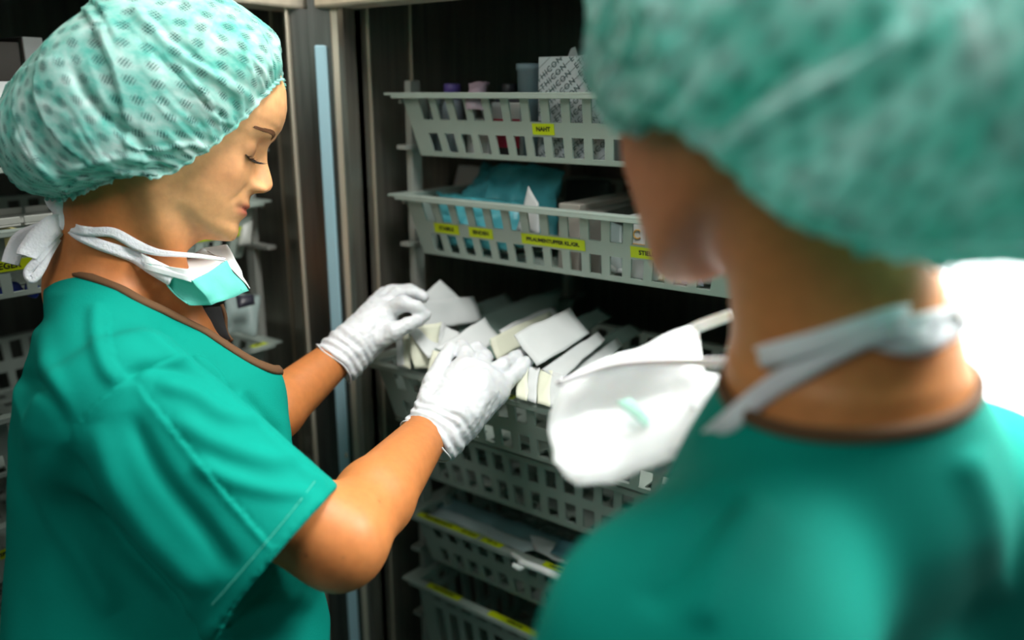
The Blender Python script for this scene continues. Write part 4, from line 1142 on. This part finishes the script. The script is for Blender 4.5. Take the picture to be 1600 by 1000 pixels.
tie([(870, 600, .63), (960, 572, .63), (1060, 566, .60), (1130, 568, .56), (1160, 565, .535), (1195, 557, 0), (1260, 540, 0), (1340, 515, 0), (1410, 495, 0), (1470, 486, .47)], [.004, .004, .005, .009, .013, .013, .012, .012, .012], mk2, thick=.002, fn=fboth)
tie([(1385, 372, .49), (1420, 425, .482), (1455, 470, .478), (1490, 500, .482)], [.014, .014, .014, .014], mk2, thick=.002, fn=fbody)
tie([(1350, 520, .440), (1400, 535, .436), (1450, 530, .438), (1490, 500, .45), (1440, 508, .44), (1370, 525, .437)], [.010, .012, .014, .014, .012, .010], mk2, 'tie_end', thick=.002)
v, f = tube_geo(catmull([q(1460, 470, .468), q(1480, 490, .466), q(1488, 520, .470)], 8), [.004, .008, .010, .011, .010, .010, .008, .004], 10)
adopt(mesh('knot', v, f, M['tie'], None, True), mk2)
# ================================================================== things in the baskets
def carton(name, label, x0, x1, y0, dep, z0, z1, m, rz=0, bevel=.0012, cat='box', group=None):
    """standing box; front face on plane y0, base z0"""
    r_ = empty(name, ((x0 + x1) / 2, y0, z0), rz); tag(r_, label, cat, group); w = (x1 - x0) / 2
    MB().box((-w, 0, 0), (w, dep, z1 - z0)).build('carton_body', m, r_, bevel=bevel)
    return r_, w, z1 - z0
def cz(q, lo): q = np.array(q); q[2] = max(q[2], lo); return q
def X_(px, py, Y): return onY(px, py, Y)[0]
def Z_(px, py, Y): return onY(px, py, Y)[2]
B1 = RIM[0] - .083; B2 = RIM[1] - .083; B3 = RIM[2] - .083; B5 = RIM[4] - .083
# box printed with repeated letters
Y = .930
r_, w_, h_ = carton('printed_carton', 'white box covered in slanting rows of repeated dark green letters, topmost basket', X_(841, 120, Y), X_(841, 120, Y) + .112, Y, .09, B1, Z_(841, 89, Y), mat('pale_carton', (205, 214, 220), .5))
m_print = mat('teal_black_print', (62, 92, 94), .6)
c = bpy.data.curves.new('t', 'FONT'); c.body = '\n'.join(['ETHICON  ' * 3 if k % 2 else 'CON  ETHICON  ETHI'.ljust(20) for k in range(12)]); c.size = .0108; c.space_character = 1.2; c.align_x = 'CENTER'; c.align_y = 'CENTER'; c.space_line = 1.05; c.extrude = .0001; c.resolution_u = 2
t_ = bpy.data.objects.new('t', c); COL.objects.link(t_); bpy.context.view_layer.update()
me = bpy.data.meshes.new_from_object(t_.evaluated_get(bpy.context.evaluated_depsgraph_get())); bpy.data.objects.remove(t_)
bm = bmesh.new(); bm.from_mesh(me)
for k in range(-8, 9):
    z = k * .01135 + .0056; vs = [bm.verts.new(p) for p in ((-.12, z - .0003, 0), (.12, z - .0003, 0), (.12, z + .0003, 0), (-.12, z + .0003, 0))]; bm.faces.new(vs)
bmesh.ops.transform(bm, matrix=Matrix.Translation((0, -.0006, h_ / 2)) @ Matrix.Rotation(math.pi / 2, 4, 'X') @ Matrix.Rotation(math.radians(38), 4, 'Z'), verts=bm.verts)
for co, no in (((w_ - .001, 0, 0), (1, 0, 0)), ((-w_ + .001, 0, 0), (-1, 0, 0)), ((0, 0, .001), (0, 0, -1)), ((0, 0, h_ - .001), (0, 0, 1))):
    bmesh.ops.bisect_plane(bm, geom=bm.verts[:] + bm.edges[:] + bm.faces[:], plane_co=co, plane_no=no, clear_outer=True)
me2 = bpy.data.meshes.new('print'); bm.to_mesh(me2); bm.free(); me2.materials.clear(); link('letter_print', me2, m_print, r_)
# paper scrap on the box
v = [P(887, 88, 1.10), P(892, 76, 1.10), P(899, 73, 1.10), P(904, 90, 1.10)]
o = mesh('paper_scrap', v, [(0, 1, 2, 3)], M['white_paper']); o.modifiers.new('thickness', 'SOLIDIFY').thickness = .001
tag(o, 'small pale paper corner sticking up behind the letter-printed box', 'paper')
# beaker
bk = onY(826, 120, .955); rr = .0195; hb = Z_(826, 99, .94) - B1
o = MB().lathe([(rr * .80, 0), (rr * .98, hb * .93), (rr * 1.06, hb * .935), (rr * 1.06, hb), (rr * .97, hb), (rr * .93, hb * .9), (rr * .75, .004), (.002, .003)], (bk[0] + .003, .957, B1), 36).build('beaker', mat('grey_blue_plastic', (118, 142, 152), .35), None, smooth=True)
tag(o, 'grey-blue plastic beaker left of the letter-printed box', 'beaker')
# red and black carton
Y = .932
red = mat('crimson_print', (170, 14, 60), .5); blk = mat('near_black_card', (22, 22, 24), .5)
r_, w_, h_ = carton('medicine_carton', 'white carton with crimson and black lower bands in the topmost basket', X_(768, 200, Y), X_(812, 200, Y), Y, .07, B1, Z_(790, 160, Y), M['white_paper'])
zr = Z_(800, 186, Y) - B1; zk = Z_(800, 231, Y) - B1
MB().box((-w_, -.0006, zk), (w_, .0, zr)).build('crimson_band', red, r_); MB().box((-w_, -.0006, .0005), (w_, .0, zk)).build('black_band', blk, r_)
MB().box((-w_ * .9, .004, h_), (w_ * .9, .066, h_ + .012)).build('dark_lid', mat('slate_lid', (58, 62, 70), .5), r_, bevel=.002)
r_, w_, h_ = carton('medicine_carton', 'short white carton with black lettering beside the crimson and black one', X_(728, 200, Y), X_(762, 200, Y), Y + .002, .06, B1, Z_(740, 186, Y), M['white_paper'])
text('lettering', 'BLUE', .0075, Matrix.Translation((-.003, -.0006, .020)) @ Matrix.Rotation(math.pi / 2, 4, 'X'), M['ink'], r_, bold=.0002)
# bottles
def bottle(label, px, Y, rad, ytop, mb_, mc, capf=.2):
    p = onY(px, 150, Y); h = Z_(px, ytop, Y) - B1; r_ = empty('bottle', (p[0], Y, B1)); tag(r_, label, 'bottle')
    hb = h * (1 - capf)
    MB().lathe([(rad * .9, 0), (rad, .003), (rad, hb * .86), (rad * .7, hb), (rad * .66, hb)], (0, 0, 0), 32).build('bottle_body', mb_, r_, smooth=True)
    MB().lathe([(rad * .78, hb), (rad * .80, h - .002), (rad * .74, h)], (0, 0, 0), 32).build('bottle_cap', mc, r_, smooth=True)
bottle('pale bottle with a purple cap standing in the topmost basket', 707, .955, .0155, 131, mat('pale_blue_bottle', (150, 164, 176), .35), mat('purple_cap', (92, 74, 150), .4), .22)
bottle('grey-blue bottle left of the purple-capped one', 681, .945, .0105, 150, mat('blue_grey_bottle', (120, 134, 140), .35), mat('grey_cap', (130, 140, 140), .4), .2)
bottle('dark-capped squat bottle between carton and beaker', 796, 1.02, .014, 131, mat('smoky_bottle', (70, 78, 86), .3), mat('dark_cap', (48, 52, 60), .4), .3)
# crumpled wrap
def crumple(name, label, corners, m, sub=14, amp=.004, pill=.012, cat='packet', group=None, thick=.001, seed=0, parts=None, sc=40):
    """soft packet: four corners, pillowed and creased, closed at the seams"""
    a, b, c, d = [np.asarray(q, float) for q in corners]; n = nz(np.cross(b - a, d - a)); V = []; k = sub
    for sgn in (1, -1):
        for i in range(k + 1):
            for j in range(k + 1):
                u, v = i / k, j / k; p = (a * (1 - u) + b * u) * (1 - v) + (d * (1 - u) + c * u) * v
                e = (16 * u * (1 - u) * v * (1 - v)) ** .45; V.append(p + n * sgn * (pill * e + .0006))
    V = np.array(V); nv = (k + 1) ** 2
    ctr = V.mean(0); loc = V - ctr
    W_ = np.stack([vnoise(loc + 7, sc, seed + i) + .5 * np.abs(vnoise(loc + 3, sc * 2.2, seed + i + 5)) for i in range(3)], 1) * amp
    V = V + W_
    Fq = []
    for s in (0, 1):
        for i in range(k):
            for j in range(k):
                q = s * nv + i * (k + 1) + j; f = (q, q + k + 1, q + k + 2, q + 1); Fq.append(f if s == 0 else f[::-1])
    rim = [i * (k + 1) for i in range(k + 1)] + [k * (k + 1) + j for j in range(1, k + 1)] + [i * (k + 1) + k for i in range(k - 1, -1, -1)] + [j for j in range(k - 1, 0, -1)]
    for i, q in enumerate(rim): q2 = rim[(i + 1) % len(rim)]; Fq.append((q, q + nv, q2 + nv, q2))
    base = V.mean(0); base = np.array([base[0], base[1], V[:, 2].min()])
    root = empty(name, tuple(base)); tag(root, label, cat, group)
    o = mesh('pouch', V - base, Fq, m, root, True)
    if parts:                           # seal strip along the edge a-b (v=0)
        mm, w = parts; off = n * (.0016)
        q = []; ee = nz(d - a); ks = 8
        for i in range(ks + 1):
            idx = int(round(i / ks * k)) * (k + 1); p = V[idx]; q += [p + off - base, p + ee * w + off * 1.0 - base + n * .0015]
        mesh('seal_strip', q, [(2 * i, 2 * i + 2, 2 * i + 3, 2 * i + 1) for i in range(ks)], mm, root).modifiers.new('thickness', 'SOLIDIFY').thickness = .0006
    return root
crumple('plastic_wrap', 'crumpled pinkish clear wrap right of the purple-capped bottle', [P(728, 172, 1.125), P(757, 172, 1.12), P(762, 132, 1.15), P(730, 130, 1.155)], mat('pinkish_wrap', (176, 156, 172), .3), 14, .005, .008, 'wrap', seed=4)

# ---------------- second basket
teal_bag = mat('teal_wrap_film', (84, 182, 196), .35, noise_amt=.18, noise_scale=30, bump=.3, bump_scale=60)
crumple('teal_pack', 'crinkled teal-blue wrapped pack slumped in the second basket', [cz(onY(688, 400, .955), B2 + .018), cz(onY(862, 425, .955), B2 + .018), onY(872, 268, 1.03), onY(752, 262, 1.04)], teal_bag, 30, .010, .020, 'pack', seed=2, sc=38)
crumple('teal_pack', 'flat teal-blue pack lying over the left side of the second basket rim', [cz(onY(686, 385, .925), B2 + .012), cz(onY(800, 395, .925), B2 + .012), onY(822, 318, .955), onY(680, 300, .955)], teal_bag, 26, .006, .014, 'pack', seed=9, sc=44)
crumple('folded_paper', 'white folded slip sticking up beside the teal pack', [onY(806, 362, .918), onY(843, 366, .918), onY(841, 318, .925), onY(826, 291, .93)], M['white_paper'], 8, .001, .001, 'paper', seed=3)
crumple('paper_packet', 'white packet corner standing behind the teal pack', [onY(700, 330, 1.06), onY(752, 330, 1.06), onY(760, 262, 1.08), onY(716, 258, 1.08)], M['white_paper'], 8, .002, .002, seed=5)
Y = .925
r_, w_, h_ = carton('grey_tray', 'light grey folded plastic tray on end in the second basket, under its long label', X_(872, 380, Y), X_(905, 380, Y), Y, .20, B2, Z_(880, 318, Y), mat('warm_grey_card', (168, 164, 156), .5), cat='tray')
r_, w_, h_ = carton('grey_tray', 'darker grey tray standing next to the light grey one', X_(908, 380, Y), X_(936, 380, Y), Y + .004, .14, B2, Z_(915, 330, Y), mat('mid_grey_card', (112, 112, 106), .5), rz=.06, cat='tray')
r_, w_, h_ = carton('small_carton', 'white carton with a golden round emblem at the blurred cheek edge', X_(976, 380, Y), X_(1030, 380, Y), Y, .06, B2 + .002, Z_(990, 338, Y), M['white_paper'])
gold = mat('golden_print', (196, 150, 60), .4)
v, f = tube_geo([(-.006 + .0055 * math.cos(a), -.0006, h_ - .022 + .0055 * math.sin(a)) for a in np.linspace(.8, 5.5, 20)], .0009, 6); mesh('emblem', v, f, gold, r_)
MB().box((-w_, -.0006, h_ - .036), (w_, 0, h_ - .034)).build('golden_line', gold, r_)
film = M['film']
PK = [('clear pouch with a folded white swab, below the long label', (930, 415), (975, 432), (972, 352), (935, 345), .93, M['film']),
      ('pale pouch leaning left of the gold-emblem carton', (945, 440), (975, 445), (970, 400), (942, 392), .925, M['white_paper']),
      ('cream pouch low in the second basket under the STIELCHEN label', (985, 455), (1030, 462), (1036, 415), (992, 408), .925, M['cream_paper']),
      ('pale green pouch right of the cream one in the second basket', (1022, 462), (1062, 470), (1064, 420), (1026, 415), .928, mat('pale_green_paper', (196, 206, 158), .6)),
      ('blue-grey film pouch in the right end of the second basket', (1060, 466), (1098, 474), (1100, 425), (1064, 416), .93, mat('blue_grey_film', (150, 166, 186), .3)),
      ('dim silver pouch at the far right end of the second basket', (1092, 470), (1124, 478), (1130, 430), (1098, 424), .935, mat('silver_film', (140, 150, 150), .25))]
for i, (lb, a, b, c, d, Y, m) in enumerate(PK):
    crumple('pouch_packet', lb, [cz(onY(*a, Y), B2 + .004), cz(onY(*b, Y), B2 + .004), onY(*c, Y + .02), onY(*d, Y + .02)], m, 10, .003, .004, seed=20 + i)
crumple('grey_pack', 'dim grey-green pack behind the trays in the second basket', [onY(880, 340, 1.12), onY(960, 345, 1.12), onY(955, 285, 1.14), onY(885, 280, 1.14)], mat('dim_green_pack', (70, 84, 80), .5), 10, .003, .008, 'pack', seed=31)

# ---------------- pulled-out basket: sterile packets
G = 'white sterile packets in the pulled-out basket'
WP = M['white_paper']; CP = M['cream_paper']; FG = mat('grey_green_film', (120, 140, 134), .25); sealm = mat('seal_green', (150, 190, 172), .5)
def hp_(x, y, t): return P(x, y, t)
packs = [
 # label, corners (px,py,t) bottom-left, bottom-right, top-right, top-left
 ('long grey film sleeve reaching back and right, the tallest in the pulled-out basket', (735, 560, 1.20), (850, 560, 1.26), (878, 446, 1.40), (742, 494, 1.27), FG, 1),
 ('second grey film sleeve behind the tall one', (770, 560, 1.22), (870, 560, 1.30), (900, 462, 1.45), (790, 478, 1.34), FG, 1),
 ('large white packet held by the nearer hand, the brightest one', (838, 574, 1.065), (802, 526, 1.10), (888, 481, 1.17), (919, 522, 1.13), WP, 0),
 ('white packet lying under the brightest one, right of the fingertips', (872, 596, 1.055), (845, 576, 1.075), (934, 519, 1.15), (946, 531, 1.14), WP, 0),
 ('third white packet to the right of the fingertips', (895, 604, 1.06), (870, 590, 1.08), (962, 530, 1.17), (972, 541, 1.16), WP, 0),
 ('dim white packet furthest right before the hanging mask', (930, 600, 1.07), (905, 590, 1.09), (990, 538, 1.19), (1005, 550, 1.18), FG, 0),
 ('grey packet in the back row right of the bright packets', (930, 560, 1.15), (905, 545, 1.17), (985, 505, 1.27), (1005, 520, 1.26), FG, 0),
 ('white packet with small blue print between the two gloves', (740, 562, 1.13), (678, 546, 1.12), (757, 497, 1.19), (778, 526, 1.18), WP, 1),
 ('cream packet behind the extended fingertips', (776, 562, 1.15), (764, 527, 1.16), (858, 489, 1.25), (866, 512, 1.24), CP, 1),
 ('white packet leaning back behind the cream one', (800, 540, 1.18), (780, 515, 1.19), (862, 478, 1.30), (876, 496, 1.29), WP, 0),
 ('white packet with a pointed corner rising above the farther hand', (668, 520, 1.22), (640, 480, 1.22), (686, 439, 1.24), (722, 468, 1.25), WP, 0),
 ('wide white packet lying right of the farther fingertips', (665, 520, 1.19), (655, 470, 1.20), (742, 464, 1.27), (752, 500, 1.26), WP, 1),
 ('white packet pinched by the farther hand', (668, 562, 1.15), (632, 512, 1.16), (694, 504, 1.20), (716, 545, 1.19), WP, 0),
 ('cream-white packet with a small dark mark under the farther hand', (645, 575, 1.155), (637, 508, 1.165), (690, 505, 1.18), (676, 575, 1.165), CP, 1),
 ('narrow white packet on edge, leftmost in the pulled-out basket', (622, 572, 1.17), (632, 574, 1.165), (628, 528, 1.18), (619, 526, 1.185), WP, 0),
 ('second narrow packet on edge from the left', (630, 572, 1.165), (642, 576, 1.16), (640, 524, 1.18), (630, 522, 1.185), CP, 0),
 ('curled white packet between the farther glove and the printed one', (672, 582, 1.145), (690, 585, 1.14), (716, 520, 1.17), (694, 510, 1.18), WP, 0),
 ('small white packet just left of the nearer thumb', (668, 588, 1.13), (690, 590, 1.125), (700, 552, 1.15), (676, 550, 1.155), CP, 0),
 ('upright packet below the extended fingertips, left one', (806, 622, 1.055), (822, 627, 1.045), (826, 572, 1.075), (808, 570, 1.085), CP, 0),
 ('upright packet below the extended fingertips, middle one', (820, 626, 1.05), (838, 632, 1.04), (842, 574, 1.07), (824, 572, 1.08), WP, 0),
 ('upright packet below the extended fingertips, right one', (838, 630, 1.045), (858, 636, 1.035), (862, 578, 1.07), (842, 576, 1.08), CP, 0),
 ('upright packet at the edge of the hanging mask', (856, 634, 1.04), (876, 640, 1.03), (880, 586, 1.06), (860, 582, 1.07), WP, 0),
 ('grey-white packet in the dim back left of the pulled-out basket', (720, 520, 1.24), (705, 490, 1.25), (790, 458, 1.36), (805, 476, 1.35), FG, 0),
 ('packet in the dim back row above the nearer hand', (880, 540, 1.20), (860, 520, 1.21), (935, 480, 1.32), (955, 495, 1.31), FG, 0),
]
for i, (lb, a, b, c, d, m, seal) in enumerate(packs):
    crumple('sterile_packet', lb, [hp_(*a), hp_(*b), hp_(*c), hp_(*d)], m, 10, .0026, .0012, group=G, seed=40 + i, parts=(sealm, .004) if seal else None, sc=34)
# ---------------- flat packs in the fifth basket
LP = [('long translucent sleeve at the back of the basket with rim labels', (648, 800, 1.40), (770, 862, 1.28), (930, 862, 1.30), (700, 775, 1.48), mat('dim_teal_film', (120, 160, 164), .3)),
      ('long pale green sleeve along the front rim of the labelled-rim basket', (652, 822, 1.36), (790, 880, 1.23), (800, 862, 1.25), (660, 806, 1.39), mat('pale_green_sleeve', (190, 210, 170), .4)),
      ('long white-edged sleeve lying behind the pale green one', (660, 806, 1.39), (812, 866, 1.24), (850, 855, 1.27), (690, 795, 1.42), mat('grey_sleeve', (178, 196, 200), .3)),
      ('crinkled clear pouch at the middle of the labelled-rim basket', (806, 886, 1.21), (870, 900, 1.17), (905, 855, 1.22), (826, 838, 1.27), mat('clear_grey_film', (206, 214, 216), .2)),
      ('teal and white folded pouch at the right of the labelled-rim basket', (855, 868, 1.20), (930, 900, 1.14), (950, 866, 1.18), (870, 840, 1.24), mat('teal_grey_film', (84, 130, 140), .3))]
def b5z(q, z):
    p = onZ(q[0], q[1], z); p[1] = min(max(p[1], .918), 1.24); return p
for i, (lb, a, b, c, d, m) in enumerate(LP):
    z_ = RIM[4] - .020 + .006 * i
    crumple('long_pouch', lb, [b5z(a, z_), b5z(b, z_), b5z(c, z_ + .004), b5z(d, z_ + .004)], m, 14, .003, .003, group='flat pouches in the basket with labels on its rim', seed=80 + i, sc=30, cat='pouch')
for pts, lb, rad in (([(812, 878, 1.20), (850, 892, 1.17), (890, 912, 1.13), (930, 934, 1.10)], 'white syringe tube lying over the labelled rim', .0055),
                     ([(800, 866, 1.24), (820, 880, 1.20), (812, 888, 1.195), (802, 882, 1.20)], 'curled white tubing end beside the syringe tube', .004)):
    v, f = tube_geo(catmull([hp_(*q) for q in pts], 16), rad, 12); tag(mesh('plastic_tube', v, f, M['mask_white'], smooth=True), lb, 'tube')

# ---------------- left cabinet contents
def xl(px, py, X): return onX(px, py, X)
X = -1.16
def carton_l(name, label, px0, px1, py1, X, dep, z0, m, cat='box'):
    y0 = xl(px0, 100, X)[1]; y1 = xl(px1, 100, X)[1]; z1 = xl((px0 + px1) / 2, py1, X)[2]
    r_ = empty(name, (X, (y0 + y1) / 2, z0), math.pi / 2); tag(r_, label, cat); w = (y1 - y0) / 2
    MB().box((-w, 0, 0), (w, dep, z1 - z0)).build('carton_body', m, r_, bevel=.0012)
    return r_, w, z1 - z0
F0 = LR[0] - .083
r_, w_, h_ = carton_l('tall_carton', 'tall white carton with a grey side and small drawing, beside the cap', 41, 72, 58, -1.15, .10, F0, M['white_paper'])
y0 = xl(41, 100, -1.15)[1]
MB().box((-w_ - .0008, .001, .001), (-w_, .10, h_ - .001)).build('grey_side', mat('taupe_card', (120, 112, 106), .6), r_)
MB().box((-w_ * .4, -.0006, h_ * .45), (w_ * .45, 0, h_ * .62)).box((w_ * .2, -.0008, h_ * .62), (w_ * .4, -.0002, h_ * .80)).build('printed_drawing', mat('violet_grey_print', (128, 118, 160), .6), r_)
carton_l('flat_carton', 'grey-brown carton wall left of the tall white carton', -60, 39, 64, -1.158, .10, F0, mat('brown_grey_card', (92, 86, 82), .6))
carton_l('small_carton', 'low white rounded box at the left picture edge, on the highest basket', -40, 26, 127, -1.118, .03, LR[0] + .003, M['white'])
F1 = LR[1] - .083
blue = mat('ultramarine_wrap', (10, 46, 150), .4)
for i, (a, b, t, lb) in enumerate(((2, 40, 458, 'deep blue wrapped pack, upper one behind the holes under the GER label'), (44, 64, 462, 'narrow deep blue pack right of the larger one'))):
    ya = xl(a, 480, -1.14)[1]; yb = xl(b, 480, -1.14)[1]; zt = xl(a, t, -1.14)[2]
    crumple('blue_pack', lb, [(-1.14, ya, F1 + .002), (-1.14, yb, F1 + .002), (-1.15, yb, zt), (-1.15, ya, zt)], blue, 10, .003, .010, 'pack', seed=60 + i)
ya = xl(8, 410, -1.145)[1]; yb = xl(36, 410, -1.145)[1]
r_ = empty('cream_carton', (-1.145, (ya + yb) / 2, F1 + .046), math.pi / 2); tag(r_, 'cream yellow carton above the GER label', 'box')
MB().box((-(yb - ya) / 2, 0, 0), ((yb - ya) / 2, .05, .036)).build('carton_body', mat('cream_yellow_card', (222, 214, 150), .6), r_, bevel=.001)
for i, (a, b) in enumerate(((-30, 22), (28, 78), (82, 120))):
    ya = xl(a, 375, -1.15)[1]; yb = xl(b, 375, -1.15)[1]
    r_ = empty('divider_tray', (-1.122, (ya + yb) / 2, LR[1] + .004), math.pi / 2); tag(r_, 'white shallow tray on the basket behind the mask ties, %s' % ('leftmost', 'middle one', 'rightmost')[i], 'tray')
    w = (yb - ya) / 2; m = MB(); m.box((-w, 0, 0), (w, .10, .003)); m.box((-w, 0, .003), (w, .003, .012)); m.box((-w, .097, .003), (w, .10, .012)); m.build('tray_body', M['rail'], r_, bevel=.001)
F2_ = LR[2] - .083
crumple('pale_pouch', 'pale crumpled pouch behind her chest in the left cabinet', [P(352, 520, 1.26), P(400, 525, 1.30), P(408, 462, 1.34), P(350, 455, 1.30)], M['film'], 12, .005, .010, 'pouch', seed=71)
crumple('dark_pouch', 'small dark grey item lying beside the pale pouch behind her chest', [P(372, 482, 1.24), P(398, 476, 1.26), P(396, 462, 1.27), P(368, 462, 1.25)], mat('dark_grey_rubber', (44, 44, 56), .4), 8, .001, .006, 'pouch', seed=72)
crumple('white_packet', 'white packet standing in the left cabinet right of her lips', [P(372, 385, 1.30), P(392, 382, 1.31), P(394, 345, 1.32), P(376, 345, 1.31)], M['rail'], 8, .001, .004, 'packet', seed=73)
bpy.context.view_layer.update()
